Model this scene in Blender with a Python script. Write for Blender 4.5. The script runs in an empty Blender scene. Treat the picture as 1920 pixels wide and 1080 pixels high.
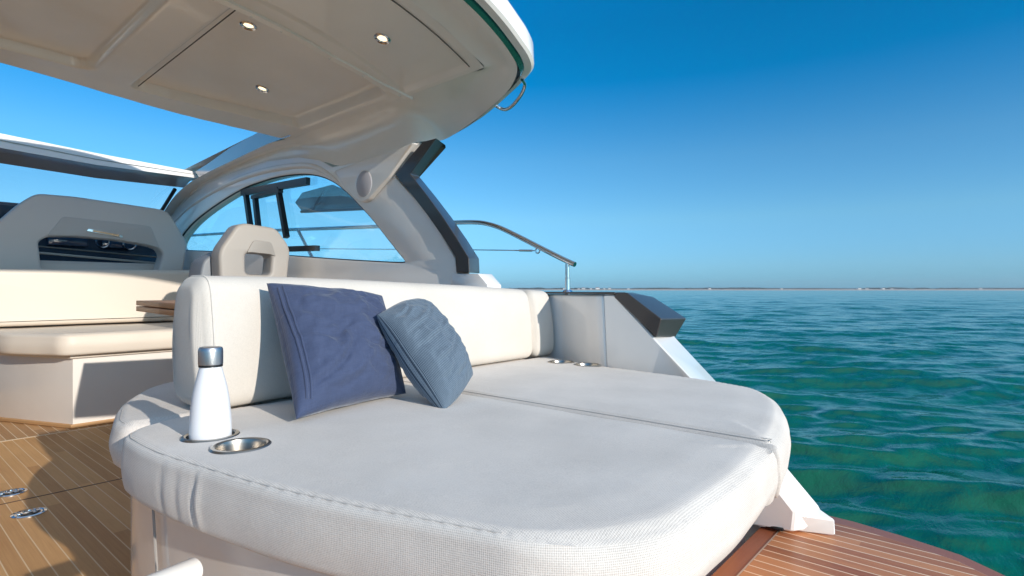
import bpy, bmesh, math, random
import numpy as np
from mathutils import Vector, Matrix, noise
random.seed(7)
R = math.radians
sc = bpy.context.scene
col = sc.collection

# ------------------------------------------------------------------ camera, sky, sun, exposure
EYE = 0.82                       # eye height above the cockpit floor; x = aft, y = starboard, z = up
CA, SA = 0.758, 0.652
cam_d = bpy.data.cameras.new('camera'); cam = bpy.data.objects.new('camera', cam_d); col.objects.link(cam)
cam_d.sensor_width = 36.0; cam_d.lens = 36.0*1067/1920; cam_d.shift_y = 4/1920
cam_d.clip_start = 0.02; cam_d.clip_end = 30000
cam.location = (0, 0, EYE)
cam.rotation_euler = (R(90), 0, math.atan2(SA, CA))
sc.camera = cam

SUN_EL = 18.3
SUN_DIR = Vector((math.cos(R(SUN_EL)), -0.05, math.sin(R(SUN_EL)))).normalized()
w = bpy.data.worlds.new('World'); sc.world = w; w.use_nodes = True
nt = w.node_tree; nt.nodes.clear()
out = nt.nodes.new('ShaderNodeOutputWorld'); bg = nt.nodes.new('ShaderNodeBackground')
sky = nt.nodes.new('ShaderNodeTexSky'); sky.sky_type = 'NISHITA'; sky.sun_disc = False
sky.sun_elevation = math.asin(SUN_DIR.z); sky.sun_rotation = math.atan2(SUN_DIR.x, SUN_DIR.y)
sky.altitude = 0; sky.air_density = 1.0; sky.dust_density = 0.3; sky.ozone_density = 4.0
hs = nt.nodes.new('ShaderNodeHueSaturation'); hs.inputs['Saturation'].default_value = 1.12; hs.inputs['Value'].default_value = 1.0
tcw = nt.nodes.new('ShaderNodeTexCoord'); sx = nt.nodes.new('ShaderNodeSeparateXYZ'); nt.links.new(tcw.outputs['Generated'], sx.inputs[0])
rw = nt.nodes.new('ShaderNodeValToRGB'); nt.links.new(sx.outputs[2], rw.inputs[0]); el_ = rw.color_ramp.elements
for p_, c_ in ((0, (.20, .44, .80)), (.04, (.32, .50, .74)), (.12, (.47, .60, .66)), (.22, (.44, .60, .64)), (.42, (.12, .49, .63)), (.54, (.6, .75, .80)), (.72, (2.55, 1.68, 1.10)), (1, (2.95, 1.9, 1.14))):  # stops above the view are brightened and warmed, added as neutral overhead fill
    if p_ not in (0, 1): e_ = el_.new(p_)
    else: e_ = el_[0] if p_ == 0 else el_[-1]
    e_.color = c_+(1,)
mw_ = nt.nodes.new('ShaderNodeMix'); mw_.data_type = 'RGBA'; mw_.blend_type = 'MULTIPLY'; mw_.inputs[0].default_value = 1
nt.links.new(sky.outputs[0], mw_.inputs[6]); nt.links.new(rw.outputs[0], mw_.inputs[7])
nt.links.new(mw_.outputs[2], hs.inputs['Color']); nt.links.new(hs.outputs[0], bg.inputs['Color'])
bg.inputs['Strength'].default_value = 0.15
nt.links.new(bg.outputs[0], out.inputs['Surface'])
sun_d = bpy.data.lights.new('sun', 'SUN'); sun_d.energy = 2.4; sun_d.angle = R(0.6); sun_d.color = (1.0, 0.93, 0.83)
sun = bpy.data.objects.new('sun', sun_d); col.objects.link(sun)
sun.rotation_euler = SUN_DIR.to_track_quat('Z', 'Y').to_euler(); sun.location = (20, -3, 8)
sc.view_settings.view_transform = 'Standard'; sc.view_settings.look = 'None'
sc.view_settings.gamma = 1.0; sc.view_settings.exposure = 0.76
sc.render.engine = 'CYCLES'
sc.cycles.max_bounces = 8; sc.cycles.diffuse_bounces = 6; sc.cycles.transparent_max_bounces = 12

# ------------------------------------------------------------------ measuring helpers (sight lines met with real planes)
def ray(px, py):
    X = (px-960)/1067.0; Z = (544-py)/1067.0
    return X*CA-SA, X*SA+CA, Z
def on_d(px, py, d): a, b, c = ray(px, py); return Vector((a*d, b*d, EYE+c*d))
def on_v(px, py, v): a, b, c = ray(px, py); d = v/b; return Vector((a*d, v, EYE+c*d))
def on_u(px, py, u): a, b, c = ray(px, py); d = u/a; return Vector((u, b*d, EYE+c*d))
def on_z(px, py, z): a, b, c = ray(px, py); d = (z-EYE)/c; return Vector((a*d, b*d, z))
def ceilz(u, v):
    q = v-.45
    return EYE+1.27-.05*q*q-.025*q**4-.012*max(0, -u-1.7)-.04*max(0, -u-4.)
def smooth01(x): x = max(0., min(1., x)); return x*x*(3-2*x)
def lerp(a, b, t): return a+(b-a)*t
def interp(x, xs, ys): return float(np.interp(x, xs, ys))

# ------------------------------------------------------------------ materials
def newmat(name):
    m = bpy.data.materials.new(name); m.use_nodes = True
    n = m.node_tree.nodes; l = m.node_tree.links
    return m, n, l, n['Principled BSDF']
def setp(b, **k):
    for a, v in k.items():
        b.inputs[a.replace('_', ' ')].default_value = v
def mth(n, l, op, a, b=None, c=None):
    x = n.new('ShaderNodeMath'); x.operation = op
    for i, q in enumerate((a, b, c)):
        if q is None: continue
        if isinstance(q, (int, float)): x.inputs[i].default_value = q
        else: l.new(q, x.inputs[i])
    return x.outputs[0]
def noise_node(n, l, vec, scale, detail=4, rough=.55, dist=0):
    x = n.new('ShaderNodeTexNoise'); x.inputs['Scale'].default_value = scale; x.inputs['Detail'].default_value = detail
    x.inputs['Roughness'].default_value = rough; x.inputs['Distortion'].default_value = dist
    if vec is not None: l.new(vec, x.inputs['Vector'])
    return x
def ramp(n, l, fac, stops):
    x = n.new('ShaderNodeValToRGB'); e = x.color_ramp.elements
    while len(e) < len(stops): e.new(.5)
    for i, (p, c) in enumerate(stops): e[i].position = p; e[i].color = tuple(c)+(1,) if len(c) == 3 else c
    l.new(fac, x.inputs[0]); return x.outputs[0]
def mapping(n, l, vec, scale=(1, 1, 1), rot=(0, 0, 0)):
    x = n.new('ShaderNodeMapping'); x.inputs['Scale'].default_value = scale; x.inputs['Rotation'].default_value = rot
    l.new(vec, x.inputs['Vector']); return x.outputs[0]
def bump(n, l, b, h, strength, dist):
    x = n.new('ShaderNodeBump'); x.inputs['Strength'].default_value = strength; x.inputs['Distance'].default_value = dist
    l.new(h, x.inputs['Height']); l.new(x.outputs[0], b.inputs['Normal']); return x

def gelcoat(name, colr, rough=.22, coat=.6, var=.03):
    m, n, l, b = newmat(name)
    g = n.new('ShaderNodeNewGeometry')
    x = noise_node(n, l, g.outputs['Position'], 3.0, 5)
    c = ramp(n, l, x.outputs['Fac'], [(.3, [q*(1-var) for q in colr]), (.7, [min(1, q*(1+var)) for q in colr])])
    l.new(c, b.inputs['Base Color'])
    setp(b, Roughness=rough, Coat_Weight=coat, Coat_Roughness=.06)
    y = noise_node(n, l, g.outputs['Position'], 14.0, 2)
    bump(n, l, b, y.outputs['Fac'], .06, .01)
    return m
def plain(name, colr, rough=.5, metal=0., coat=0., bumps=0., bscale=60, spec=.5):
    m, n, l, b = newmat(name)
    setp(b, Base_Color=tuple(colr)+(1,), Roughness=rough, Metallic=metal, Coat_Weight=coat, Coat_Roughness=.08)
    b.inputs['Specular IOR Level'].default_value = spec
    g = n.new('ShaderNodeNewGeometry')
    x = noise_node(n, l, g.outputs['Position'], bscale, 3)
    if metal < .3 and not coat:
        r = mth(n, l, 'MULTIPLY_ADD', x.outputs['Fac'], .12, rough-.06); l.new(r, b.inputs['Roughness'])
    if bumps: bump(n, l, b, x.outputs['Fac'], bumps, .002)
    return m
def fabric(name, light, dark, k=1120., bs=.28):
    m, n, l, b = newmat(name)
    g = n.new('ShaderNodeNewGeometry'); P = g.outputs['Position']; tc = n.new('ShaderNodeTexCoord')
    nz = noise_node(n, l, P, 45, 2)
    s = n.new('ShaderNodeSeparateXYZ'); l.new(tc.outputs['UV'], s.inputs[0]); X, Y, Z = s.outputs
    dd = mth(n, l, 'MULTIPLY', nz.outputs['Fac'], .0012)
    a1 = mth(n, l, 'ADD', mth(n, l, 'ADD', X, Y), dd)
    a2 = mth(n, l, 'ADD', mth(n, l, 'SUBTRACT', X, Y), dd)
    s1 = mth(n, l, 'SINE', mth(n, l, 'MULTIPLY', a1, k)); s2 = mth(n, l, 'SINE', mth(n, l, 'MULTIPLY', a2, k))
    wv = mth(n, l, 'MULTIPLY_ADD', mth(n, l, 'MULTIPLY', s1, s2), .5, .5)
    fine = noise_node(n, l, P, 420, 3, .7); big = noise_node(n, l, P, 5, 4)
    h = mth(n, l, 'MULTIPLY_ADD', fine.outputs['Fac'], .7, mth(n, l, 'MULTIPLY', wv, .6))
    f = mth(n, l, 'MULTIPLY_ADD', big.outputs['Fac'], .30, mth(n, l, 'MULTIPLY', h, .62))
    c = ramp(n, l, f, [(.30, dark), (.68, light)]); l.new(c, b.inputs['Base Color'])
    setp(b, Roughness=.92, Sheen_Weight=.12, Sheen_Roughness=.5); b.inputs['Specular IOR Level'].default_value = .15
    b1 = bump(n, l, b, h, bs, .0012)
    und = noise_node(n, l, P, 9, 3)
    b2 = n.new('ShaderNodeBump'); b2.inputs['Strength'].default_value = .10; b2.inputs['Distance'].default_value = .02
    l.new(und.outputs['Fac'], b2.inputs['Height']); l.new(b2.outputs[0], b1.inputs['Normal'])
    return m
def teak(name, ca, cb, caulk, pitch=.047, along='x', off=0., gap=.09, rough=.45, wet=0.):
    m, n, l, b = newmat(name)
    g = n.new('ShaderNodeNewGeometry'); P = g.outputs['Position']
    s = n.new('ShaderNodeSeparateXYZ'); l.new(P, s.inputs[0])
    t = s.outputs[1] if along == 'x' else s.outputs[0]; al = s.outputs[0] if along == 'x' else s.outputs[1]
    q = mth(n, l, 'DIVIDE', mth(n, l, 'ADD', t, 10+off), pitch)
    fr = mth(n, l, 'FRACT', q); ix = mth(n, l, 'FLOOR', q)
    line = mth(n, l, 'LESS_THAN', fr, gap)
    wn = n.new('ShaderNodeTexWhiteNoise'); wn.noise_dimensions = '2D'
    cv = n.new('ShaderNodeCombineXYZ'); l.new(ix, cv.inputs[0])
    l.new(mth(n, l, 'FLOOR', mth(n, l, 'MULTIPLY_ADD', al, .55, mth(n, l, 'MULTIPLY', ix, .37))), cv.inputs[1]); l.new(cv.outputs[0], wn.inputs['Vector'])
    sv = (2.5, 90, 90) if along == 'x' else (90, 2.5, 90)
    gr = noise_node(n, l, mapping(n, l, P, sv), 1.5, 6, .65, .4)
    st = noise_node(n, l, P, 2.2, 4)
    f = mth(n, l, 'ADD', mth(n, l, 'MULTIPLY', gr.outputs['Fac'], .5), mth(n, l, 'MULTIPLY_ADD', wn.outputs['Value'], .36, mth(n, l, 'MULTIPLY', st.outputs['Fac'], .35)))
    wc = ramp(n, l, f, [(.30, ca), (.75, cb)])
    mx = n.new('ShaderNodeMix'); mx.data_type = 'RGBA'; l.new(line, mx.inputs[0]); l.new(wc, mx.inputs[6]); mx.inputs[7].default_value = tuple(caulk)+(1,)
    l.new(mx.outputs[2], b.inputs['Base Color'])
    setp(b, Roughness=rough, Coat_Weight=wet, Coat_Roughness=.12); b.inputs['Specular IOR Level'].default_value = .3
    hh = mth(n, l, 'SUBTRACT', mth(n, l, 'MULTIPLY', gr.outputs['Fac'], .3), line)
    bump(n, l, b, hh, .25, .0015)
    return m

M = {}
M['white'] = gelcoat('white_gelcoat', (.88, .855, .82))
M['liner'] = gelcoat('liner_gelcoat', (.92, .875, .82), .3, .4)
M['base'] = gelcoat('base_gelcoat', (.78, .73, .68), .2, .6)
M['cream'] = plain('cream_leather', (.70, .62, .53), .5, bumps=.15, bscale=250)
M['fabric'] = fabric('woven_sunpad_fabric', (.83, .765, .70), (.48, .435, .39))
M['fabric2'] = fabric('woven_backrest_fabric', (.74, .685, .615), (.54, .49, .43))
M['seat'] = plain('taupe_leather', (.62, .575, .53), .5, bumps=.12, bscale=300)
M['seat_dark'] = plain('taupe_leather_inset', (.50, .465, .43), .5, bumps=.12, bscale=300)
M['seat2'] = plain('taupe_leather_small_seat', (.40, .372, .345), .5, bumps=.12, bscale=300)  # same leather as the helm seat, colour darkened to offset bounce light
M['seat3'] = plain('taupe_leather_small_inset', (.31, .29, .27), .5, bumps=.12, bscale=300)  # inset leather darkened likewise against the bounce light on this seat
M['grey_side'] = plain('slate_leather_side', (.22, .24, .27), .5, bumps=.12, bscale=300)
M['gun'] = plain('gunmetal_paint', (.060, .052, .050), .38, .2, .25, spec=.4)
M['steel'] = plain('polished_steel', (.72, .72, .73), .10, 1.0)
M['brushed'] = plain('brushed_steel', (.42, .39, .35), .33, 1.0)
M['black'] = plain('black_rubber', (.012, .013, .015), .4)
M['frame'] = plain('dark_window_frame', (.02, .024, .03), .3)
M['dash'] = plain('dash_moulding', (.012, .03, .06), .25, 0, .6)
M['green'] = plain('dark_green_glass_strip', (.006, .045, .03), .08, 0, 1.0)
M['bottle'] = plain('white_powder_coat', (.86, .86, .88), .32, 0, .15)
M['cap'] = plain('cap_steel', (.55, .55, .56), .38, 1.0)
M['copper'] = plain('copper_badge', (.55, .33, .2), .35, .9)
M['solid_teak'] = teak('solid_teak', (.42, .20, .08), (.62, .34, .16), (.3, .15, .07), .2, 'x', gap=0)
M['deck'] = teak('cockpit_teak', (.44, .215, .075), (.66, .375, .155), (.78, .58, .36), gap=.075, rough=.55)
M['platform'] = teak('platform_teak', (.30, .075, .025), (.64, .25, .095), (.95, .66, .44), off=.012, gap=.11, rough=.5, wet=.08)
M['margin'] = teak('margin_teak', (.20, .045, .022), (.36, .11, .05), (.3, .15, .07), .5, 'y', gap=0, rough=.42, wet=.1)
M['margin2'] = teak('cockpit_margin_teak', (.36, .19, .08), (.52, .30, .14), (.74, .60, .42), .5, 'y', gap=0, rough=.45)
M['hull'] = gelcoat('hull_gelcoat', (.78, .79, .80))
M['grille'] = plain('speaker_grille', (.50, .49, .53), .6)

def glass(name, tint, refl=.12, rough=0.):
    m, n, l, b = newmat(name); n.remove(b); o = n['Material Output']
    tr = n.new('ShaderNodeBsdfTransparent'); tr.inputs[0].default_value = tint+(1,)
    gl = n.new('ShaderNodeBsdfGlossy'); gl.inputs['Roughness'].default_value = .02; gl.inputs[0].default_value = (.9, .95, 1, 1)
    fr = n.new('ShaderNodeLayerWeight'); fr.inputs[0].default_value = .35
    k = mth(n, l, 'MULTIPLY_ADD', fr.outputs['Fresnel'], .22, refl*.3)
    mx = n.new('ShaderNodeMixShader'); l.new(k, mx.inputs[0]); l.new(tr.outputs[0], mx.inputs[1]); l.new(gl.outputs[0], mx.inputs[2])
    l.new(mx.outputs[0], o.inputs[0]); return m
M['glass'] = glass('side_window_glass', (.90, .99, 1.0), .1)
M['wglass'] = glass('windscreen_glass', (.95, .99, 1.0), .1)
def lampmat():
    m, n, l, b = newmat('warm_lamp_lens'); setp(b, Base_Color=(.9, .8, .65, 1), Roughness=.4)
    b.inputs['Emission Color'].default_value = (1, .78, .5, 1); b.inputs['Emission Strength'].default_value = 1.0; return m
M['lamp'] = lampmat()

# ------------------------------------------------------------------ object helpers
ROOT = {}
def tag(o, label=None, cat=None, group=None, kind=None):
    if label: o['label'] = label
    if cat: o['category'] = cat
    if group: o['group'] = group
    if kind: o['kind'] = kind
def thing(name, loc, label, cat, group=None):
    o = bpy.data.objects.new(name, None); col.objects.link(o); o.location = loc; o.empty_display_size = .1
    ROOT[o.name] = Vector(loc); tag(o, label, cat, group); return o
def put(name, me, m, parent=None, loc=(0, 0, 0), smooth=35):
    me.name = name
    if m is not None:
        me.materials.clear(); me.materials.append(m if not isinstance(m, str) else M[m])
    o = bpy.data.objects.new(name, me); col.objects.link(o)
    L = ROOT[parent.name] if parent else Vector(loc)
    me.transform(Matrix.Translation(-L))
    if parent: o.parent = parent
    else: o.location = L
    ROOT[o.name] = L
    if smooth:
        me.polygons.foreach_set('use_smooth', [True]*len(me.polygons)); me.set_sharp_from_angle(angle=R(smooth))
    me.update(); return o
def recalc(bm): bmesh.ops.recalc_face_normals(bm, faces=bm.faces)
def to_mesh(bm, name='m', rc=True):
    if rc: recalc(bm)
    me = bpy.data.meshes.new(name); bm.to_mesh(me); bm.free(); return me
def mesh_py(vs, fs, rc=True):
    bm = bmesh.new(); V = [bm.verts.new(v) for v in vs]
    for f in fs:
        try: bm.faces.new([V[i] for i in f])
        except ValueError: pass
    return to_mesh(bm, rc=rc)
def box_bm(bm, lo, hi, bev=0, seg=2):
    r = bmesh.ops.create_cube(bm, size=1); lo = Vector(lo); hi = Vector(hi); c = (lo+hi)/2; d = hi-lo
    for v in r['verts']: v.co = Vector((v.co.x*d.x, v.co.y*d.y, v.co.z*d.z))+c
    if bev: bmesh.ops.bevel(bm, geom=list({e for v in r['verts'] for e in v.link_edges}), offset=bev, segments=seg, profile=.5, affect='EDGES')
def box(lo, hi, bev=0, seg=2):
    bm = bmesh.new(); box_bm(bm, lo, hi, bev, seg); return to_mesh(bm)
def prism(bm, bot, top):
    n = len(bot); a = [bm.verts.new(p) for p in bot]; b = [bm.verts.new(p) for p in top]
    bm.faces.new(a); bm.faces.new(b[::-1])
    for i in range(n): bm.faces.new((a[i], b[i], b[(i+1) % n], a[(i+1) % n]))
    return a+b
def prism_me(bot, top, bev=0, seg=2):
    bm = bmesh.new(); prism(bm, bot, top); recalc(bm)
    if bev: bmesh.ops.bevel(bm, geom=[e for e in bm.edges], offset=bev, segments=seg, profile=.5, affect='EDGES', clamp_overlap=True)
    return to_mesh(bm)
def catmull(pts, seg=8, closed=False):
    pts = [Vector(p) for p in pts]; n = len(pts); o = []
    rng = range(n) if closed else range(n-1)
    for i in rng:
        g = (lambda k: pts[k % n]) if closed else (lambda k: pts[max(0, min(n-1, k))])
        p0, p1, p2, p3 = g(i-1), g(i), g(i+1), g(i+2)
        for s in range(seg):
            t = s/seg; o.append(.5*((2*p1)+(p2-p0)*t+(2*p0-5*p1+4*p2-p3)*t*t+(3*p1-p0-3*p2+p3)*t**3))
    if not closed: o.append(pts[-1].copy())
    return o
def tube_bm(bm, path, r, seg=12, closed=False, cap=True):
    path = [Vector(p) for p in path]; n = len(path); rings = []
    up = None
    for i in range(n):
        a = path[(i-1) % n] if (closed or i > 0) else path[i]; b = path[(i+1) % n] if (closed or i < n-1) else path[i]
        t = (b-a).normalized()
        if up is None: up = t.orthogonal().normalized()
        up = (up-t*up.dot(t)).normalized(); s = t.cross(up)
        rr = r[i] if isinstance(r, (list, tuple)) else r
        rings.append([bm.verts.new(path[i]+(up*math.cos(2*math.pi*k/seg)+s*math.sin(2*math.pi*k/seg))*rr) for k in range(seg)])
    m = n if closed else n-1
    for i in range(m):
        A, B = rings[i], rings[(i+1) % n]
        for k in range(seg): bm.faces.new((A[k], A[(k+1) % seg], B[(k+1) % seg], B[k]))
    if cap and not closed: bm.faces.new(rings[0][::-1]); bm.faces.new(rings[-1])
def tube(path, r, seg=12, closed=False):
    bm = bmesh.new(); tube_bm(bm, path, r, seg, closed); return to_mesh(bm)
def lathe(prof, c, seg=48, rc=True):
    bm = bmesh.new(); rings = []
    for (r, z) in prof:
        rings.append([bm.verts.new((c[0]+r*math.cos(2*math.pi*k/seg), c[1]+r*math.sin(2*math.pi*k/seg), c[2]+z)) for k in range(seg)] if r > 1e-6 else [bm.verts.new((c[0], c[1], c[2]+z))])
    for A, B in zip(rings, rings[1:]):
        for k in range(seg):
            k2 = (k+1) % seg
            if len(A) == 1 and len(B) > 1: bm.faces.new((A[0], B[k2], B[k]))
            elif len(B) == 1 and len(A) > 1: bm.faces.new((A[k], A[k2], B[0]))
            elif len(A) > 1: bm.faces.new((A[k], A[k2], B[k2], B[k]))
    return to_mesh(bm, rc=rc)
def loft(rows, sub=0):
    bm = bmesh.new(); V = [[bm.verts.new(p) for p in r] for r in rows]
    for a, b in zip(V, V[1:]):
        for i in range(len(a)-1): bm.faces.new((a[i], a[i+1], b[i+1], b[i]))
    return to_mesh(bm)
def plate(pts, holes, v0, v1, bev=.004, axis='v', bres=2):
    """flat plate with holes; pts are (u,z) pairs for axis v (between planes v0..v1), (v,z) pairs for axis u, (u,v) pairs for axis z"""
    cu = bpy.data.curves.new('c', 'CURVE'); cu.dimensions = '2D'; cu.fill_mode = 'BOTH'
    for ring in [pts]+list(holes):
        s = cu.splines.new('POLY'); s.points.add(len(ring)-1); s.use_cyclic_u = True
        for i, p in enumerate(ring): s.points[i].co = (p[0], p[1], 0, 1)
    th = abs(v1-v0); cu.extrude = max(1e-4, th/2-bev); cu.bevel_depth = bev; cu.bevel_resolution = bres; cu.offset = -bev
    o = bpy.data.objects.new('c', cu); col.objects.link(o); bpy.context.view_layer.update()
    me = bpy.data.meshes.new_from_object(o.evaluated_get(bpy.context.evaluated_depsgraph_get()))
    bpy.data.objects.remove(o); bpy.data.curves.remove(cu); mid = (v0+v1)/2
    for v in me.vertices:
        x, y, z = v.co
        v.co = (x, mid+z, y) if axis == 'v' else ((mid+z, x, y) if axis == 'u' else (x, y, mid+z))
    bm = bmesh.new(); bm.from_mesh(me); bmesh.ops.remove_doubles(bm, verts=bm.verts, dist=1e-5); bpy.data.meshes.remove(me); return to_mesh(bm)
def uz(ps): return [(p.x, p.z) for p in ps]
def round_poly(pts, radii, seg=8):
    n = len(pts); o = []
    for i in range(n):
        p = Vector(pts[i]).to_2d(); a = Vector(pts[i-1]).to_2d()-p; b = Vector(pts[(i+1) % n]).to_2d()-p
        r = radii[i] if isinstance(radii, (list, tuple)) else radii
        r = min(r, a.length*.49, b.length*.49)
        if r < 1e-4: o.append(p); continue
        A = p+a.normalized()*r; B = p+b.normalized()*r
        for s in range(seg+1):
            t = s/seg; o.append((1-t)**2*A+2*t*(1-t)*p+t*t*B)
    return [(q.x, q.y) for q in o]
def resample(pts, n):
    P = [Vector(p).to_2d() for p in pts]; P.append(P[0]); L = [0]
    for a, b in zip(P, P[1:]): L.append(L[-1]+(b-a).length)
    xs = [q.x for q in P]; ys = [q.y for q in P]
    return [(float(np.interp(L[-1]*i/n, L, xs)), float(np.interp(L[-1]*i/n, L, ys))) for i in range(n)], L[-1]
def boolean_cut(me, cutters):
    o = bpy.data.objects.new('t', me); col.objects.link(o); cs = []
    for c in cutters:
        co = bpy.data.objects.new('k', c); col.objects.link(co); cs.append(co)
        md = o.modifiers.new('b', 'BOOLEAN'); md.operation = 'DIFFERENCE'; md.object = co; md.solver = 'EXACT'
    bpy.context.view_layer.update()
    r = bpy.data.meshes.new_from_object(o.evaluated_get(bpy.context.evaluated_depsgraph_get()))
    for q in [o]+cs: bpy.data.objects.remove(q)
    return r
def cushion(outline, z0, z1, rtop, rbot=.02, N=420, crown=.004, bulge=.006, creases=(), wob=.0015, seam=True, seed=0, holes=(), taper=0.):
    """upholstered slab: outline is a counter-clockwise ring; rtop is a function of the outward direction; holes are (centre, radius)"""
    P, L = resample(outline, N); P = [Vector(p) for p in P]; nr = []
    for i in range(N):
        t = (P[(i+3) % N]-P[i-3]).normalized(); nr.append(Vector((t.y, -t.x)))
    rt = [rtop(n) for n in nr]
    for _ in range(8): rt = [(rt[i-1]+rt[i]*2+rt[(i+1) % N])/4 for i in range(N)]
    AN = 48.
    bm = bmesh.new(); uvl = bm.loops.layers.uv.new('uv'); rows = []
    prof = [('b', a) for a in (90, 60, 30, 0)]+[('s', a) for a in (.2, .4, .6, .8)]+[('t', a) for a in (0, 12, 24, 36, AN)]
    for kind, a in prof:
        row = []
        for i in range(N):
            r = rt[i]
            if kind == 'b': ins = rbot*(1-math.cos(R(a))); z = z0+rbot*(1-math.sin(R(a)))
            elif kind == 's': ins = -bulge*math.sin(math.pi*a); z = lerp(z0+rbot, z1-r, a)
            else: ins = r*(1-math.cos(R(a))); z = z1-r+r*math.sin(R(a))
            p = P[i]-nr[i]*ins
            q = noise.noise(Vector((p.x*7+seed, p.y*7, z*9)))*wob*2
            for (cx, cy, wd, dp) in creases:
                dist = math.hypot(P[i].x-cx, P[i].y-cy)*(1 if (P[i].x-cx) > 0 else -1)
                fade = math.exp(-((z-(z0+(z1-z0)*.42))/((z1-z0)*.40))**2)
                q -= dp*math.exp(-(dist/wd)**2)*fade
                q += dp*.7*math.exp(-((dist-wd*2.2)/(wd*1.6))**2)*fade
            if kind == 't' and a == AN: q = 0
            q -= taper*max(0, nr[i].x)*(1-(z-z0)/(z1-z0)) if kind != 't' or a < AN else 0
            p = p+nr[i]*q
            row.append(bm.verts.new((p.x, p.y, z)))
        rows.append(row)
    hp = [[0]*N]
    for A, B in zip(rows, rows[1:]): hp.append([hp[-1][i]+(A[i].co-B[i].co).length for i in range(N)])
    for r_, (A, B) in enumerate(zip(rows, rows[1:])):
        for i in range(N):
            j = (i+1) % N; f = bm.faces.new((A[i], A[j], B[j], B[i]))
            for lo, q in zip(f.loops, ((i, r_), (i+1, r_), (i+1, r_+1), (i, r_+1))): lo[uvl].uv = (q[0]/N*L, hp[q[1]][q[0] % N])
    bm.faces.new(rows[0][::-1])
    # top: free points triangulated inside the last ring, height from the distance to the edge
    ring = [Vector((v.co.x, v.co.y)) for v in rows[-1]]; PB = np.array([(p.x, p.y) for p in P]); RT = np.array(rt)
    xs = np.arange(PB[:, 0].min(), PB[:, 0].max(), .0075); ys = np.arange(PB[:, 1].min(), PB[:, 1].max(), .0075)
    GX, GY = np.meshgrid(xs, ys, indexing='ij'); GX = GX+(np.arange(GX.shape[1]) % 2)*.00375
    keep = (np.add.outer(np.arange(GX.shape[0]), np.zeros(GX.shape[1])) % 3 == 0) & (np.add.outer(np.zeros(GX.shape[0]), np.arange(GX.shape[1])) % 3 == 0)
    Q = np.stack([GX.ravel(), GY.ravel()], 1); keep = keep.ravel()
    # inside test (crossing number)
    A_ = PB; B_ = np.roll(PB, -1, 0); ins = np.zeros(len(Q), bool)
    for k in range(N):
        c = (A_[k, 1] > Q[:, 1]) != (B_[k, 1] > Q[:, 1])
        if c.any():
            xx = A_[k, 0]+(Q[c, 1]-A_[k, 1])/(B_[k, 1]-A_[k, 1])*(B_[k, 0]-A_[k, 0]); t = ins[c]; t ^= Q[c, 0] < xx; ins[c] = t
    Q = Q[ins]; keep = keep[ins]
    def dists(Q):
        D = np.full(len(Q), 9.); H = np.zeros(len(Q)); RR = np.zeros(len(Q))
        for k in range(N):
            ax, ay = PB[k]; bx, by = PB[(k+1) % N]; ex, ey = bx-ax, by-ay; tt = np.clip(((Q[:, 0]-ax)*ex+(Q[:, 1]-ay)*ey)/(ex*ex+ey*ey), 0, 1)
            d = np.hypot(Q[:, 0]-ax-tt*ex, Q[:, 1]-ay-tt*ey); c = d < D; D[c] = d[c]; RR[c] = RT[k]
            m_ = d < RT[k]; H[m_] = np.maximum(H[m_], RT[k]-np.sqrt(np.maximum(0, RT[k]**2-(RT[k]-d[m_])**2)))
        return D, H, RR
    D, H, RR = dists(Q); inner = D > RR*(1-math.cos(R(AN)))+.0035
    near = D < .11
    hd = np.ones(len(Q), bool)
    for (c, r) in holes: hd &= np.hypot(Q[:, 0]-c.x, Q[:, 1]-c.y) > r+.004
    sel = inner & hd & (near | keep); Q = Q[sel]; D = D[sel]; H = H[sel]; RR = RR[sel]
    pts = list(ring); edges = [(i, (i+1) % N) for i in range(N)]; hr = []
    for (c, r) in holes:
        st = len(pts); pts += [Vector((c.x+r*math.cos(2*math.pi*k/48), c.y+r*math.sin(2*math.pi*k/48))) for k in range(48)]
        edges += [(st+k, st+(k+1) % 48) for k in range(48)]; hr.append((c, r))
    nb = len(pts); pts += [Vector((float(x), float(y))) for x, y in Q]
    from mathutils.geometry import delaunay_2d_cdt
    V_, E_, F_, ov, oe, of = delaunay_2d_cdt(pts, edges, [], 0, 1e-6)
    vm = []
    for k, v in enumerate(V_):
        o = ov[k][0] if ov[k] else -1
        if 0 <= o < N: vm.append(rows[-1][o]); continue
        if o >= nb: z = z1-H[o-nb]; d = D[o-nb]; rr = RR[o-nb]
        else: z = z1; d = .2; rr = .02
        z += crown*min(1, max(0, d-rr)/.06)*(1 if o >= nb else 1)+.0022*noise.noise(Vector((v.x*6+seed, v.y*6, 0)))*min(1, d/.05)
        if seam:
            sd_ = rr*.42+.004; z -= .0030*math.exp(-((d-sd_)/.0040)**2); z += .0014*math.exp(-((d-sd_-.009)/.005)**2)
        vm.append(bm.verts.new((v.x, v.y, z)))
    RA = np.array([(p.x, p.y) for p in ring]); RBq = np.roll(RA, -1, 0)
    for f in F_:
        cx = sum(V_[i].x for i in f)/len(f); cy = sum(V_[i].y for i in f)/len(f)
        if any(math.hypot(cx-c.x, cy-c.y) < r for c, r in hr): continue
        cr = (RA[:, 1] > cy) != (RBq[:, 1] > cy)
        if not (np.sum(cx < (RA[cr, 0]+(cy-RA[cr, 1])/(RBq[cr, 1]-RA[cr, 1])*(RBq[cr, 0]-RA[cr, 0]))) % 2): continue
        try:
            f = bm.faces.new([vm[i] for i in f])
            for lo in f.loops: lo[uvl].uv = (lo.vert.co.x, lo.vert.co.y)
        except ValueError: pass
    SEAMS.clear()
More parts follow.
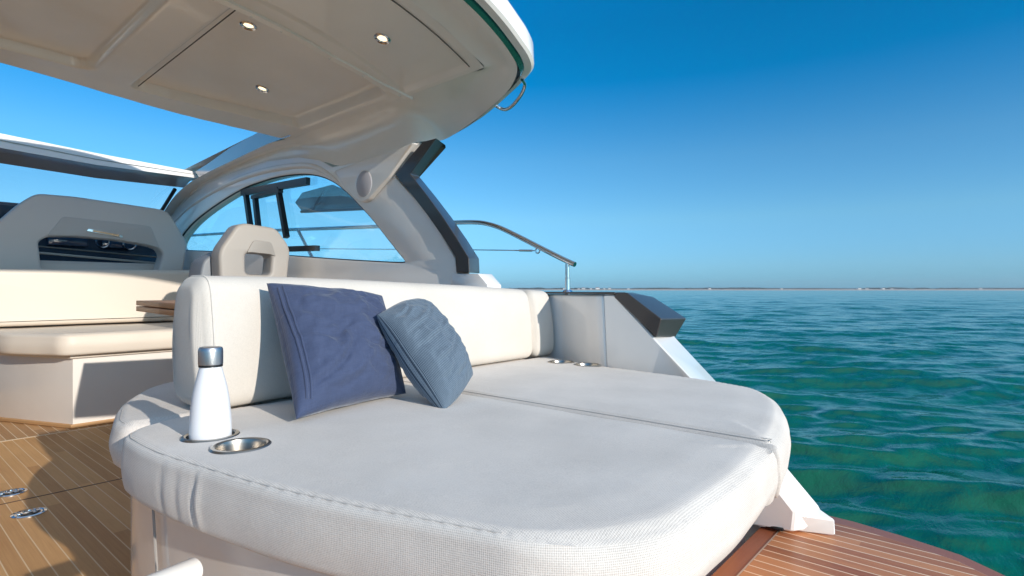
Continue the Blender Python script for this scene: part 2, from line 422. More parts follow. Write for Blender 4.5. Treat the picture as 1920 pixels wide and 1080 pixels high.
    if seam:
        for off in (.0, .0075):
            pth = []
            for i in range(0, N, 2):
                r = rt[i]; d = r*.42+.004+off; p = P[i]-nr[i]*d; hh = r-math.sqrt(max(0, r*r-max(0, r-d)**2))
                pth.append(Vector((p.x, p.y, z1-hh-.0012+crown*min(1, max(0, d-r)/.06))))
            ok = [not (nr[i].x > .35 or nr[i].y > .6) for i in range(0, N, 2)]
            if not all(ok):
                k0 = next(k for k in range(len(ok)) if ok[k] and not ok[k-1]); run = []
                for k in range(len(ok)):
                    if not ok[(k0+k) % len(ok)]: break
                    run.append(pth[(k0+k) % len(ok)])
                pth = run
            SEAMS.append(pth)
    return to_mesh(bm)
SEAMS = []
def stitches(par):
    for pth in SEAMS: put('seam_stitching', tube(pth, .0009, 6), STITCH, par)
STITCH = plain('grey_beige_thread', (.60, .56, .52), .9)
def mirror(o, name=None, parent=None):
    me = o.data.copy(); L = ROOT[o.name]
    me.transform(Matrix.Translation(L)); me.transform(Matrix.Translation((0, .9, 0)) @ Matrix.Scale(-1, 4, (0, 1, 0))); me.flip_normals()
    return put(name or o.name.split('.')[0], me, None, parent or o.parent, smooth=35)

# ------------------------------------------------------------------ sea, shore
ZW = -0.50
def make_water():
    rs = [0.6]
    while rs[-1] < 4250: rs.append(rs[-1]*1.0085+.001)
    rs = np.array(rs); c = math.degrees(math.atan2(CA, -SA))
    th = np.concatenate([np.linspace(c-62, c+62, 1100), np.linspace(c+62, c+298, 160)[1:-1]])
    th = np.radians(th); nr, nt_ = len(rs), len(th)
    Rr, T = np.meshgrid(rs, th, indexing='ij'); X = Rr*np.cos(T); Y = Rr*np.sin(T); Z = np.zeros_like(X)
    rng = np.random.RandomState(4); wd = math.radians(c-12)
    dr = Rr*.0085; DX = np.zeros_like(X); DY = np.zeros_like(X)
    for k in range(90):
        lam = 0.22*(60**(k/89.0)); lam *= rng.uniform(.9, 1.1)
        amp = .0072*lam**.64*rng.uniform(.5, 1.3)
        if lam > 3.5: amp *= (3.5/lam)**1.0
        a = wd+rng.normal(0, .42); kk = 2*math.pi/lam; ph = rng.uniform(0, 6.28)
        dx, dy = math.cos(a), math.sin(a)
        fade = np.clip(lam/(dr*4+1e-6)-.3, 0, 1)
        arg = kk*(dx*X+dy*Y)+ph
        grp = .55+.45*np.sin(kk*.13*(dx*X*.7-dy*Y*1.3)+ph*3)
        Z += amp*fade*grp*np.cos(arg); q = .75*amp*fade*grp*np.sin(arg); DX -= dx*q; DY -= dy*q
    X = X+DX; Y = Y+DY
    co = np.stack([X, Y, Z+ZW], -1).reshape(-1, 3).astype(np.float32)
    i = np.arange(nr-1)[:, None]; j = np.arange(nt_)[None, :]; j2 = (j+1) % nt_
    f = np.stack([i*nt_+j, (i+1)*nt_+j, (i+1)*nt_+j2, i*nt_+j2], -1).reshape(-1, 4).astype(np.int32)
    me = bpy.data.meshes.new('sea'); me.vertices.add(len(co)); me.vertices.foreach_set('co', co.ravel())
    me.loops.add(f.size); me.loops.foreach_set('vertex_index', f.ravel()); me.polygons.add(len(f))
    me.polygons.foreach_set('loop_start', np.arange(0, f.size, 4, dtype=np.int32)); me.polygons.foreach_set('loop_total', np.full(len(f), 4, dtype=np.int32))
    me.update(calc_edges=True)
    m, n, l, b = newmat('sea_water')
    g = n.new('ShaderNodeNewGeometry'); P = g.outputs['Position']
    x = noise_node(n, l, P, .09, 4); cc = ramp(n, l, x.outputs['Fac'], [(.3, (.003, .122, .066)), (.7, (.004, .134, .073))])
    l.new(cc, b.inputs['Base Color']); setp(b, Roughness=.11, IOR=1.333)
    x1 = noise_node(n, l, mapping(n, l, P, (1, .42, 1), (0, 0, -math.radians(math.degrees(math.atan2(CA, -SA))-12))), 7.5, 4, .6, .3); x2 = noise_node(n, l, mapping(n, l, P, (1, .5, 1), (0, 0, -math.radians(math.degrees(math.atan2(CA, -SA))-12))), 1.1, 3, .55)
    b1 = bump(n, l, b, x1.outputs['Fac'], .34, .042)
    b2 = n.new('ShaderNodeBump'); b2.inputs['Strength'].default_value = .5; b2.inputs['Distance'].default_value = .24
    l.new(x2.outputs['Fac'], b2.inputs['Height']); l.new(b2.outputs[0], b1.inputs['Normal'])
    me.materials.append(m); me.polygons.foreach_set('use_smooth', [True]*len(me.polygons))
    o = bpy.data.objects.new('sea', me); col.objects.link(o); tag(o, kind='structure')
make_water()

def shore_pt(px, D, h):
    a, b, c = ray(px, 544); d = D; return Vector((a*d, b*d, h))
def make_shore():
    bm = bmesh.new(); rows = []; xs = list(range(620, 2500, 4))
    for px in xs:
        nz = noise.noise(Vector((px*.009, 3.1, 0)))*.5+noise.noise(Vector((px*.03, 9, 0)))*.25
        h = 11+7*max(0, nz+.25)+interp(px, [620, 1100, 1300, 1750, 1850, 2500], [2, 2, 4, 1, 5, 3])
        rows.append([bm.verts.new(shore_pt(px, D, z)) for D, z in ((4000, ZW-1.5), (4012, 2.5), (4040, 6.0), (4052, 7.5), (4085, h*.85), (4150, h), (4600, h*.9))])
    for A, B in zip(rows, rows[1:]):
        for i in range(6): bm.faces.new((A[i], A[i+1], B[i+1], B[i]))
    me = to_mesh(bm)
    m, n, l, b = newmat('shore_ground'); g = n.new('ShaderNodeNewGeometry'); s = n.new('ShaderNodeSeparateXYZ'); l.new(g.outputs['Position'], s.inputs[0])
    x = noise_node(n, l, g.outputs['Position'], .012, 5)
    z = mth(n, l, 'MULTIPLY_ADD', x.outputs['Fac'], 5, s.outputs[2])
    c = ramp(n, l, mth(n, l, 'DIVIDE', z, 14), [(0, (.50, .42, .34)), (.62, (.48, .40, .32)), (.70, (.12, .10, .08)), (1, (.07, .075, .06))])
    l.new(c, b.inputs['Base Color']); b.inputs['Roughness'].default_value = .95
    o = put('shore', me, m); tag(o, kind='structure')
    # woods along the dunes: one far mass
    bm = bmesh.new()
    for k in range(2600):
        px = random.uniform(640, 2480)
        dens = noise.noise(Vector((px*.012, .7, 4)))+.55*noise.noise(Vector((px*.05, 2, 1)))
        if dens < .02: continue
        p = shore_pt(px, random.uniform(4060, 4200), 0); h = 11+9*min(.6, dens)+random.uniform(-2, 2.5); r = random.uniform(5, 11)
        q = bmesh.ops.create_icosphere(bm, subdivisions=1, radius=1)
        for v in q['verts']: v.co = Vector((v.co.x*r, v.co.y*r, v.co.z*4))*random.uniform(.85, 1.15)+Vector((p.x, p.y, h))
    m = plain('far_wood_foliage', (.035, .055, .035), .9)
    o = put('far_wood', to_mesh(bm, rc=False), m); tag(o, 'dark low woods in a broken line along the far shore', 'woods', kind='stuff')
    hm = plain('house_render', (.72, .70, .66), .8); rm = plain('house_roof', (.30, .12, .08), .8)
    def house(w, d, h, rh):
        vs = [(-w, -d, 0), (w, -d, 0), (w, d, 0), (-w, d, 0), (-w, -d, h), (w, -d, h), (w, d, h), (-w, d, h), (-w, 0, h+rh), (w, 0, h+rh)]
        fs = [(0, 1, 5, 4), (2, 3, 7, 6), (1, 2, 6, 9, 5), (3, 0, 4, 8, 7), (4, 5, 9, 8), (6, 7, 8, 9), (0, 3, 2, 1)]
        me = mesh_py(vs, fs); me.materials.append(hm); me.materials.append(rm)
        for p in me.polygons:
            if abs(p.normal.z) > .3 and p.center.z > h*.9: p.material_index = 1
        return me
    spots = [(1058, 9, 7, 6), (1085, 7, 9, 5), (1094, 12, 8, 8), (1108, 8, 8, 6), (1120, 14, 10, 9), (1133, 7, 7, 6), (1143, 9, 8, 7), (1178, 8, 8, 5), (1330, 9, 8, 6), (1465, 8, 7, 5), (1610, 13, 9, 6), (1625, 9, 8, 5), (1655, 11, 8, 6), (1672, 8, 7, 5), (1838, 9, 8, 6)]
    names = ['first', 'second', 'third', 'fourth', 'fifth', 'sixth', 'seventh', 'eighth', 'ninth', 'tenth', 'eleventh', 'twelfth', 'thirteenth', 'fourteenth', 'fifteenth']
    for i, (px, wd, dp, h) in enumerate(spots):
        p = shore_pt(px, 4050, 7.2); me = house(wd, dp, h, h*.45); o = bpy.data.objects.new('far_house', me); col.objects.link(o)
        o.location = p; o.rotation_euler.z = math.atan2(SA, CA)+random.uniform(-.3, .3)
        where = 'behind the rail post' if px < 1080 else ('above the side panel of the yacht' if px < 1200 else 'above the open sea')
        tag(o, 'tiny pale far shore house %s, %s from left' % (where, names[i]), 'house', 'houses on the far shore')
make_shore()

# ------------------------------------------------------------------ the yacht
Y = thing('motor_yacht', (-1.5, .45, 0), 'white motor yacht with hardtop and teak decks, carrying the sunpad and seats', 'yacht')
def part(name, me, m, parent=None, smooth=35): return put(name, me, m, parent or Y, smooth=smooth)

# hull sides, side decks
us = [-.62, -1.0, -1.6, -2.2, -3, -4, -5, -6, -7, -8, -9, -9.8, -10.3]
def hw(u): return interp(-u, [.4, 1, 2, 4, 6, 7, 8, 9, 9.8, 10.3], [1.76, 1.80, 1.85, 1.92, 1.78, 1.62, 1.35, .9, .42, .04])
def dz(u): return interp(-u, [.4, 2, 4, 6, 8, 10.3], [.79, .79, .86, .96, 1.06, 1.16])
rows = []
for u in us:
    a = hw(u); z = dz(u)
    if u > -1.1: z = interp(-u, [.62, 1.0, 1.1], [-.05, .5, .79])
    rows.append([(u, .45+a, z), (u, .45+a*.985, z*.55-.1), (u, .45+a*.93, -.35), (u, .45+a*.8, -.9)])
hs_ = part('hull_side', loft(rows), 'hull'); mirror(hs_)
part('transom_panel', mesh_py([(-.70, -1.2, -.05), (-.70, 2.1, -.05), (-.70, 2.1, -.9), (-.70, -1.2, -.9)], [(0, 1, 2, 3)]), 'hull')
rows = [[(u, 2.0, dz(u)+.004), (u, .45+hw(u), dz(u))] for u in us[2:8]]
sd = part('side_deck', loft(rows), 'white'); mirror(sd)
rows = [[(u, .45-hw(u), dz(u)), (u, .45, dz(u)+.10), (u, .45+hw(u), dz(u))] for u in us[7:]]
part('foredeck', loft(rows), 'white')

# cockpit floor, platform
def sheet(x0, x1, y0, y1, z, th=.03): return box((x0, y0, z-th), (x1, y1, z))
fl = part('cockpit_floor', sheet(-4.1, -.70, -1.05, 2.0, 0), 'deck')
M['deck2'] = teak('forward_teak', (.36, .19, .08), (.55, .32, .15), (.76, .62, .44), off=.023, rough=.5)
part('forward_floor', sheet(-7.2, -4.115, -1.05, 2.0, -.0), 'deck2')
part('floor_joint', box((-4.117, -1.05, -.02), (-4.098, 2.0, .001)), plain('pale_caulk', (.74, .60, .42), .6), fl)
part('hatch_seam', box((-2.905, -.6, -.02), (-2.897, 1.5, .001)), plain('dark_caulk', (.08, .04, .02), .6), fl)
# swim platform with a curved outer corner
pe = [(-.67, 2.46), (-.42, 2.45), (-.27, 2.42), (-.1, 2.37), (.03, 2.27), (.2, 2.1), (.45, 1.7), (.55, 1.1), (.58, .45)]
pe = pe+[(x, .9-y) for x, y in pe[-2::-1]]
def inset_poly(ps, d):
    o = []; n = len(ps)
    for i in range(n):
        a = Vector(ps[max(0, i-1)]); b = Vector(ps[min(n-1, i+1)]); t = (b-a).normalized(); o.append((ps[i][0]-t.y*-1*-d*-1 if False else ps[i][0]+t.y*d, ps[i][1]-t.x*d))
    return o
ins = inset_poly(pe, -.075)
ins = [(x, y) for x, y in ins]
def cen(p, k): c = Vector((-.2, .45)); v = Vector(p)-c; return tuple(c+v*(1-k/v.length))
ins = [cen(p, .08) for p in pe]; ins[0] = (-.60, 2.38); ins[-1] = (-.60, -1.48)
pb = plate(pe, [], -.16, -.045, .006, 'z'); pl = part('swim_platform', pb, 'margin')
lineo = [cen(p, .073) for p in pe]; lineo[0] = (-.607, 2.387); lineo[-1] = (-.607, -1.487)
part('caulk_line', plate(lineo, [], -.05, -.0425, .0005, 'z'), plain('pale_caulk_line', (.78, .56, .40), .5), pl)
part('platform_planks', plate(ins, [], -.05, -.040, .0005, 'z'), 'platform', pl)

# side panel + sloping wing (starboard), mirrored to port
def both(ps_px, v): return [on_v(x, y, v) for x, y in ps_px]
vi, vo = 1.95, 2.2
UF = -1.20
inn = [Vector((UF, vi, .803)), Vector((-1.15, vi, .803)), on_v(1240, 648, vi), on_v(1295, 709, vi), on_v(1459, 920, 2.12), on_v(1490, 960, 2.15), Vector((-.56, 2.17, -.035)), Vector((UF, 2.02, -.035))]
outp = [Vector((UF, vo, .803)), Vector((-1.17, vo, .803)), on_v(1270, 637, vo), on_v(1344, 716, vo), on_v(1470, 869, 2.26), on_v(1538, 950, 2.28), Vector((-.48, 2.28, -.035)), Vector((UF, 2.25, -.035))]
wing = part('wing_panel', prism_me(inn, outp, .006, 1), 'white', smooth=20); mirror(wing)
fpn = [(-1.20, 1.948), (-1.235, 1.955), (-1.50, 2.09), (-1.60, 2.105), (-2.02, 2.105), (-2.02, 2.24), (-1.20, 2.24)]
fp = part('coaming_panel', prism_me([Vector((x, y+(.071 if y < 2 else .02)*(y < 2.2), -.035)) for x, y in fpn], [Vector((x, y, .801)) for x, y in fpn], .010, 3), 'white', smooth=50); mirror(fp)
fb = [on_z(1425, 988, -.038), on_z(1480, 994, -.038), on_z(1568, 1005, -.038)]; fb += [fb[2]+Vector((-.45, .05, 0)), fb[0]+Vector((-.3, .06, 0))]
ftp_ = [on_v(1442, 948, 2.15), on_v(1490, 963, 2.16), on_v(1566, 974, 2.27)]; ftp_ += [on_v(1535, 948, 2.30)+Vector((-.2, 0, .1)), ftp_[0]+Vector((-.2, .05, .1))]
ft = part('wing_foot', prism_me(fb, ftp_, .006, 2), 'white', smooth=25); mirror(ft)
q_ = on_z(1452, 992, -.036); sc_ = part('scupper_slot', box(q_+Vector((-.03, -.006, 0)), q_+Vector((.03, .02, .012)), .003), 'black', ft)
rail_cap = part('caprail', prism_me([Vector((x, y, .8035)) for x, y in [(-1.14, 1.94), (-1.24, 1.945), (-1.50, 2.08), (-2.05, 2.095), (-2.05, 2.25), (-1.25, 2.215)]], [Vector((x, y, .8125)) for x, y in [(-1.14, 1.94), (-1.24, 1.945), (-1.50, 2.08), (-2.05, 2.095), (-2.05, 2.25), (-1.25, 2.215)]], .002, 1), 'gun'); mirror(rail_cap)
# dark angular cap at the aft end of the caprail
A = [on_v(1152, 549, 1.945), on_v(1175, 548.5, 1.945), on_v(1240, 598, 1.94), on_v(1231, 632, 1.94), on_v(1152, 558, 1.945)]
B = [on_v(1185, 548, 2.22), on_v(1225, 557, 2.22), on_v(1287, 597, 2.22), on_v(1265, 634, 2.22), on_v(1195, 562, 2.22)]
cp = part('dark_rail_end', prism_me(A, B, .003, 1), 'gun', smooth=20); mirror(cp)

# inner side wall with the side window opening, and arch pillar
VW = 1.985
Wpx = [(270, 478), (300, 440), (328, 402), (352, 378), (392, 350), (430, 330), (500, 306), (560, 298), (600, 303), (622, 316), (690, 300), (784, 268)]
wtop = [on_v(x, y, VW) for x, y in Wpx]
winpx = [(340, 442), (362, 416), (400, 386), (450, 355), (485, 341), (520, 331), (560, 326), (592, 328), (620, 338), (645, 356), (672, 383), (700, 414), (725, 446), (748, 475), (758, 488), (752, 493), (700, 491), (620, 486), (540, 480), (440, 474), (350, 470), (335, 468), (332, 458)]
win = catmull([on_v(x, y, VW) for x, y in winpx], 4, True)
outer = [(wtop[0].x-.8, wtop[0].z-.1)]+[(p.x, p.z+interp(i, [0, 5, 11], [.05, .02, .004])) for i, p in enumerate(wtop)]+uz([on_v(740, 332, VW), on_v(790, 385, VW), on_v(825, 435, VW), on_v(853, 484, VW), on_v(857, 512, VW), on_v(868, 530, VW)])+[(-1.93, .80), (-1.93, 0), (-7.0, 0), (-7.0, .9)]
wall = part('cabin_side', plate(outer, [uz(win)], VW, VW+.09, .006, 'v', 2), 'liner'); mw = mirror(wall)
ftp = [on_v(846, 513, VW-.006), on_v(896, 513, VW-.006), on_v(914, 534, VW-.006), on_v(914, 560, VW-.006), on_v(846, 560, VW-.006)]
af = part('arch_foot', prism_me(ftp, [p+Vector((0, .10, 0)) for p in ftp], .004, 2), 'white'); mirror(af)
wf = part('side_window_seal', tube([Vector((p.x, VW+.012, p.z)) for p in win], .0075, 8, True), 'frame', wall); 
wg = part('side_window_pane', plate(uz(win), [], VW+.045, VW+.05, .001, 'v'), 'glass', wall)
def barv(p, q, w_, v0, v1):
    a = on_v(*p, v0); b = on_v(*q, v0); t = (b-a).normalized(); nrm = Vector((-t.z, 0, t.x))*w_/2
    P = [a-nrm, b-nrm, b+nrm, a+nrm]; bm = bmesh.new(); prism(bm, P, [x+Vector((0, v1-v0, 0)) for x in P]); return bm
def joinbars(lst, v0=VW+.01, v1=VW+.04):
    bm = bmesh.new()
    for i, (p, q, w_) in enumerate(lst):
        b = barv(p, q, w_, v0-.0015*i, v1); me = to_mesh(b); bm.from_mesh(me); bpy.data.meshes.remove(me)
    recalc(bm); return to_mesh(bm)
part('sliding_window_frame', joinbars([((451, 361), (574, 339), .05), ((457, 361), (468, 440), .038), ((474, 366), (482, 440), .035), ((517, 352), (533, 445), .034), ((470, 370), (522, 357), .028), ((530, 467), (590, 465), .036)]), 'frame', wall)
# speaker and arch web
web_px = [(632, 322), (690, 300), (784, 268), (738, 332), (694, 380), (676, 380), (650, 350)]
web = part('arch_web', plate(round_poly(uz([on_v(x, y, VW) for x, y in web_px]), [.02, .0, .02, .02, .06, .05, .05]), [], VW-.028, VW+.01, .012, 'v', 3), 'liner'); mirror(web)
spc = on_v(681, 345, VW-.03)
def disc_v(c, r0, r1, depth, seg=40):
    me = lathe([(0, 0), (r1*.85, 0), (r1*.95, -.004), (r1, -.012), (r1, -depth)], (0, 0, 0), seg)
    me.transform(Matrix.Translation(c) @ Matrix.Rotation(R(90), 4, 'X')); return me
sp = part('loudspeaker_rim', disc_v(spc, 0, .093, .03), 'liner', web)
part('loudspeaker_grille', disc_v(spc-Vector((-.006, .004, 0)), 0, .080, .02), 'grille', web)
# gunmetal arch trim
Lp = [(792, 266), (740, 327), (853, 481), (855, 511)]; Mp = [(818, 259), (769, 326), (879, 484), (880, 511)]; Op = [(835, 271), (786, 331), (898, 485), (899, 511)]
def dens(ps):
    a = [Vector(p) for p in ps]; return [a[0], a[1]]+[a[1].lerp(a[2], t)+Vector((5*math.sin(math.pi*t), 0)) for t in (.25, .5, .75)]+[a[2], a[3]]
Lv = [on_v(p.x, p.y, VW-.012) for p in dens(Lp)]; Mv = [on_v(p.x, p.y, VW-.02) for p in dens(Mp)]; Ov = [on_v(p.x, p.y, VW+.15) for p in dens(Op)]
Bv = [p+Vector((0, .17, 0)) for p in Lv]
bm = bmesh.new(); V = [[bm.verts.new(p) for p in q] for q in (Lv, Mv, Ov, Bv)]
for a in range(4):
    for i in range(len(Lv)-1): bm.faces.new((V[a][i], V[a][i+1], V[(a+1) % 4][i+1], V[(a+1) % 4][i]))
bm.faces.new([V[a][0] for a in range(4)]); bm.faces.new([V[a][-1] for a in range(4)][::-1]); recalc(bm)
bmesh.ops.bevel(bm, geom=[e for e in bm.edges if e.calc_face_angle(0) > R(25)], offset=.003, segments=1, affect='EDGES', profile=.5)
at_ = part('arch_trim', to_mesh(bm), 'gun', smooth=20); mirror(at_)

# hardtop: underside liner as one fine sheet with its recesses
u_open = lambda v: interp(max(v, .9-v), [.45, .75, 1.03, 1.25, 1.41, 1.55, 1.68, 1.80, 1.88, 1.93], [-4.11, -4.15, -4.18, -4.17, -4.13, -4.06, -3.96, -3.83, -3.73, -3.66])
UA = -1.83; VO = 1.93
def sdbox(x, y, x0, x1, y0, y1, r):
    cx, cy = (x0+x1)/2, (y0+y1)/2; qx = abs(x-cx)-(x1-x0)/2+r; qy = abs(y-cy)-(y1-y0)/2+r
    return math.hypot(max(qx, 0), max(qy, 0))+min(max(qx, qy), 0)-r
def liner_h(u, v):
    vv = v if v > .45 else .9-v
    h = 0
    lip = interp(vv, [1.09, 1.3, 1.5, 1.7, 1.87], [-3.99, -3.93, -3.82, -3.65, -3.45])
    us_ = (u+2.55)/(lip+2.55); dl_ = 1.3/abs(lip+2.55)       # 0 aft .. 1 at the lip
    d = sdbox(us_*1.3, vv, -.3, 1.3, 1.10, 1.875, .07)
    edge = lambda dd, w_: smooth01(.5-dd/w_)
    aft = smooth01((-2.50-u)/.06)
    h += .06*edge(d, .012 if us_ > .97 else .03)*aft
    d2 = sdbox(u, v, -3.9, -2.55, .02, .88, .09)
    h += .055*edge(d2, .012 if u < -3.86 else .03)
    # aft panel
    d3 = sdbox(u, v, -2.40, -1.90, -1.0, 1.90, .03)
    h += .010*edge(d3, .012)
    # seam beside the outer panel
    if -3.9 < u < -2.55: h += .0
    return h
bm = bmesh.new(); NU, NV = 210, 250; G = []
for j in range(NV+1):
    v = lerp(-1.03, VO, j/NV); row = []
    for i in range(NU+1):
        vq = v if v > .45 else .9-v; lp_ = interp(vq, [0, .93, 1.09, 1.3, 1.5, 1.7, 1.87], [-3.9, -3.9, -3.99, -3.93, -3.82, -3.65, -3.45]); uo = min(u_open(v), lp_-.03)
        u = lerp(UA, lp_+.014, i/180) if i <= 180 else (lerp(lp_+.014, lp_-.014, (i-180)/8) if i <= 188 else lerp(lp_-.014, uo, (i-188)/(NU-188))); row.append(bm.verts.new((u, v, ceilz(u, v)+liner_h(u, v))))
    G.append(row)
for a, b in zip(G, G[1:]):
    for i in range(NU): bm.faces.new((a[i], a[i+1], b[i+1], b[i]))
liner = part('hardtop_liner', to_mesh(bm), 'liner', smooth=60)
def cpt(px, py, dzz=0):
    a, b, c = ray(px, py); d = 2.5
    for _ in range(200): d = .5*d+.5*(ceilz(a*d, b*d)-EYE)/c
    return Vector((a*d, b*d, EYE+c*d+dzz))
# edge loop of the roof
E = [(-1.60, .45), (-1.61, .9), (-1.62, 1.25), (-1.633, 1.598), (-1.637, 1.764), (-1.648, 1.89), (-1.658, 1.97), (-1.69, 2.028), (-1.77, 2.065), (-1.877, 2.10), (-2.03, 2.145), (-2.18, 2.18), (-2.43, 2.215), (-3.0, 2.24), (-3.6, 2.22), (-4.2, 2.18), (-5.0, 2.1), (-5.6, 2.04)]
Ez = [ceilz(u, v) if u > -2.5 else EYE+.863 for u, v in E]
Es = [Vector((u, v, z)) for (u, v), z in zip(E, Ez)]
Es = catmull(Es, 4)
def vrow(f):
    r = [f(i) for i in range(len(Es))]; m_ = [Vector((p.x, .9-p.y, p.z)) for p in r[::-1]]; return m_[:-1]+r
def outn(i):
    a = Es[max(0, i-1)]; b = Es[min(len(Es)-1, i+1)]; t = b-a; t.z = 0; t.normalize(); n_ = Vector((t.y, -t.x, 0))
    return n_
for i_ in (0,): assert outn(10).x > 0 or True
rowsE = [vrow(lambda i: Es[i]-outn(i)*.004), vrow(lambda i: Es[i]+outn(i)*.014+Vector((0, 0, .030)))]
part('green_edge_strip', loft(rowsE), 'green')
fas = [vrow(lambda i: Es[i]+outn(i)*.010+Vector((0, 0, .030))), vrow(lambda i: Es[i]+outn(i)*.048+Vector((0, 0, .033))), vrow(lambda i: Es[i]+outn(i)*.060+Vector((0, 0, .045))),
       vrow(lambda i: Es[i]+outn(i)*.057+Vector((0, 0, .125))), vrow(lambda i: Es[i]+outn(i)*.045+Vector((0, 0, .150))), vrow(lambda i: Es[i]-outn(i)*.0+Vector((0, 0, .165))), vrow(lambda i: Es[i]-outn(i)*.12+Vector((0, 0, .185)))]
part('hardtop_rim', loft(fas), 'white')
# roof top skin: side beams + aft deck of the roof
bm = bmesh.new(); G = []
for j in range(41):
    v = lerp(-1.16, 2.06, j/40); G.append([bm.verts.new((lerp(-1.72, u_open(max(-1.03, min(1.93, v))), i/12), v, ceilz(0, v)+.15)) for i in range(13)])
for a, b in zip(G, G[1:]):
    for i in range(12): bm.faces.new((a[i], a[i+1], b[i+1], b[i]))
part('hardtop_skin', to_mesh(bm), 'white')
rows = [[(u, 1.90, ceilz(u, 1.9)+.10), (u, 2.0, ceilz(u, 1.95)+.12), (u, 2.14, EYE+1.0)] for u in (-3.3, -4, -4.6, -5.2, -5.7)]
sb = part('roof_side_beam', loft(rows), 'white'); mirror(sb)
# front lip of the opening (thickness of the roof edge)
ob = [[Vector((u_open(v)-.002, v, ceilz(u_open(v), v)+k)) for v in np.linspace(-1.03, 1.93, 60)] for k in (0, .05, .10, .15)]
part('opening_edge', loft(ob), 'liner')
# haunch between the ceiling and the cabin side / roof edge
stA = [Vector((UA, v, ceilz(UA, v))) for v in (.45, .9, 1.25, 1.598, 1.75, 1.85)]+[Vector((UA, VO, ceilz(UA, VO)))]*1
sideu = [-1.92, -2.06, -2.2, -2.42, -2.62, -2.9, -3.2, -3.42, -3.6]
stA += [Vector((u, VO, ceilz(u, VO))) for u in sideu]
stB = [Vector((-1.60, .45, ceilz(-1.6, .45))), Vector((-1.61, .9, ceilz(-1.61, .9))), Vector((-1.62, 1.25, ceilz(-1.62, 1.25)))]+[Vector((u, v, ceilz(u, v))) for u, v in ((-1.633, 1.598), (-1.637, 1.764), (-1.650, 1.90), (-1.68, 1.99), (-1.79, 2.065), (-1.95, 2.12), (-2.13, 2.165))]+[on_v(832, 262, 2.16)]
stB += [on_v(784, 266, VW+.02), on_v(735, 284, VW), on_v(690, 301, VW), on_v(640, 311, VW), on_v(605, 303, VW)]
# opening side edge
oA = [on_v(x, y, 1.90) for x, y in ((500, 270), (455, 291), (415, 310), (372, 332), (345, 350), (318, 378), (285, 430))]
oB = [on_v(x, y, VW) for x, y in ((560, 297), (500, 305), (440, 325), (398, 346), (358, 372), (330, 399), (292, 448))]
stA2 = stA+oA; stB2 = stB+oB
n_ = len(stA2)
cA = catmull(stA2, 6); cB = catmull(stB2, 6)
rows = []
for t in [0, .04, .1, .2, .3, .4, .5, .6, .7, .8, .9, .96, 1]:
    r = []
    for i in range(len(cA)):
        k = i/6; a, b = cA[i], cB[i]; p = a.lerp(b, t)
        fwd = smooth01((k-6.5)/4)                 # a concave haunch forward of the corner
        p = p+Vector((0, .055*fwd, .035*fwd))*math.sin(math.pi*t)
        aftb = 1-smooth01((k-6)/3)
        p.z += aftb*.018*math.sin(math.pi*min(1, t*1.25)) if t < .8 else 0
        # flutes on the forward pillar
        fl_ = smooth01((k-14)/3); p.y += fl_*.010*math.cos(t*14); p.z += fl_*.006*math.cos(t*14)
        r.append(p)
    rows.append(r)
hn = part('hardtop_haunch', loft(rows), 'liner', smooth=50); mirror(hn)
# arch moulding above the window
am = [on_v(x, y, VW) for x, y in ((318, 425), (352, 391), (395, 362), (440, 339), (490, 322), (545, 312), (585, 312), (612, 324), (636, 344))]
amt = catmull(am, 6)
part('window_arch_moulding', tube([p+Vector((0, .004, 0)) for p in amt], [.004+.018*math.sin(math.pi*min(1, i/len(amt)*1.0))**.5 for i in range(len(amt))], 12), 'liner', hn)
# ledge track across the ceiling
lt = []
for v in np.linspace(-1.05, 1.95, 60):
    u = interp(v, [.9, 1.0, 1.55, 1.8, 1.95], [-2.515, -2.515, -2.524, -2.47, -2.39]); lt.append(Vector((u, v, ceilz(u, v))))
rows = [[p+Vector((.018, 0, .012)) for p in lt], [p+Vector((.016, 0, -.010)) for p in lt], [p+Vector((-.012, 0, -.016)) for p in lt], [p+Vector((-.030, 0, .0)) for p in lt], [p+Vector((-.034, 0, .012)) for p in lt]]
tr_ = part('shade_track', loft(rows), 'liner')
for v in (.55, 1.0, 1.16, 1.30, 1.55, 1.72, 1.9):
    p = Vector((interp(v, [1.55, 1.8, 1.95], [-2.524, -2.47, -2.39])-.002, v, ceilz(-2.5, v)-.013)); bm = bmesh.new(); q = bmesh.ops.create_uvsphere(bm, u_segments=12, v_segments=8, radius=.006)
    for x in q['verts']: x.co += p
    part('track_screw', to_mesh(bm), 'white', tr_)
sm_ = [Vector((u, 1.105+.015*(u+2.55)/-1.4, ceilz(u, 1.105)-.0015)) for u in np.linspace(-2.56, -3.9, 12)]
part('panel_seam', tube(sm_, .003, 6), plain('seam_shadow_grey', (.10, .095, .09), .8), liner)
sm_ = [Vector((-1.898+.0*(v), v, ceilz(-1.9, v)-.0005)) for v in np.linspace(-1.0, 1.90, 30)]
part('rear_seam', tube(sm_, .003, 6), plain('rear_seam_grey', (.16, .15, .14), .8), liner)
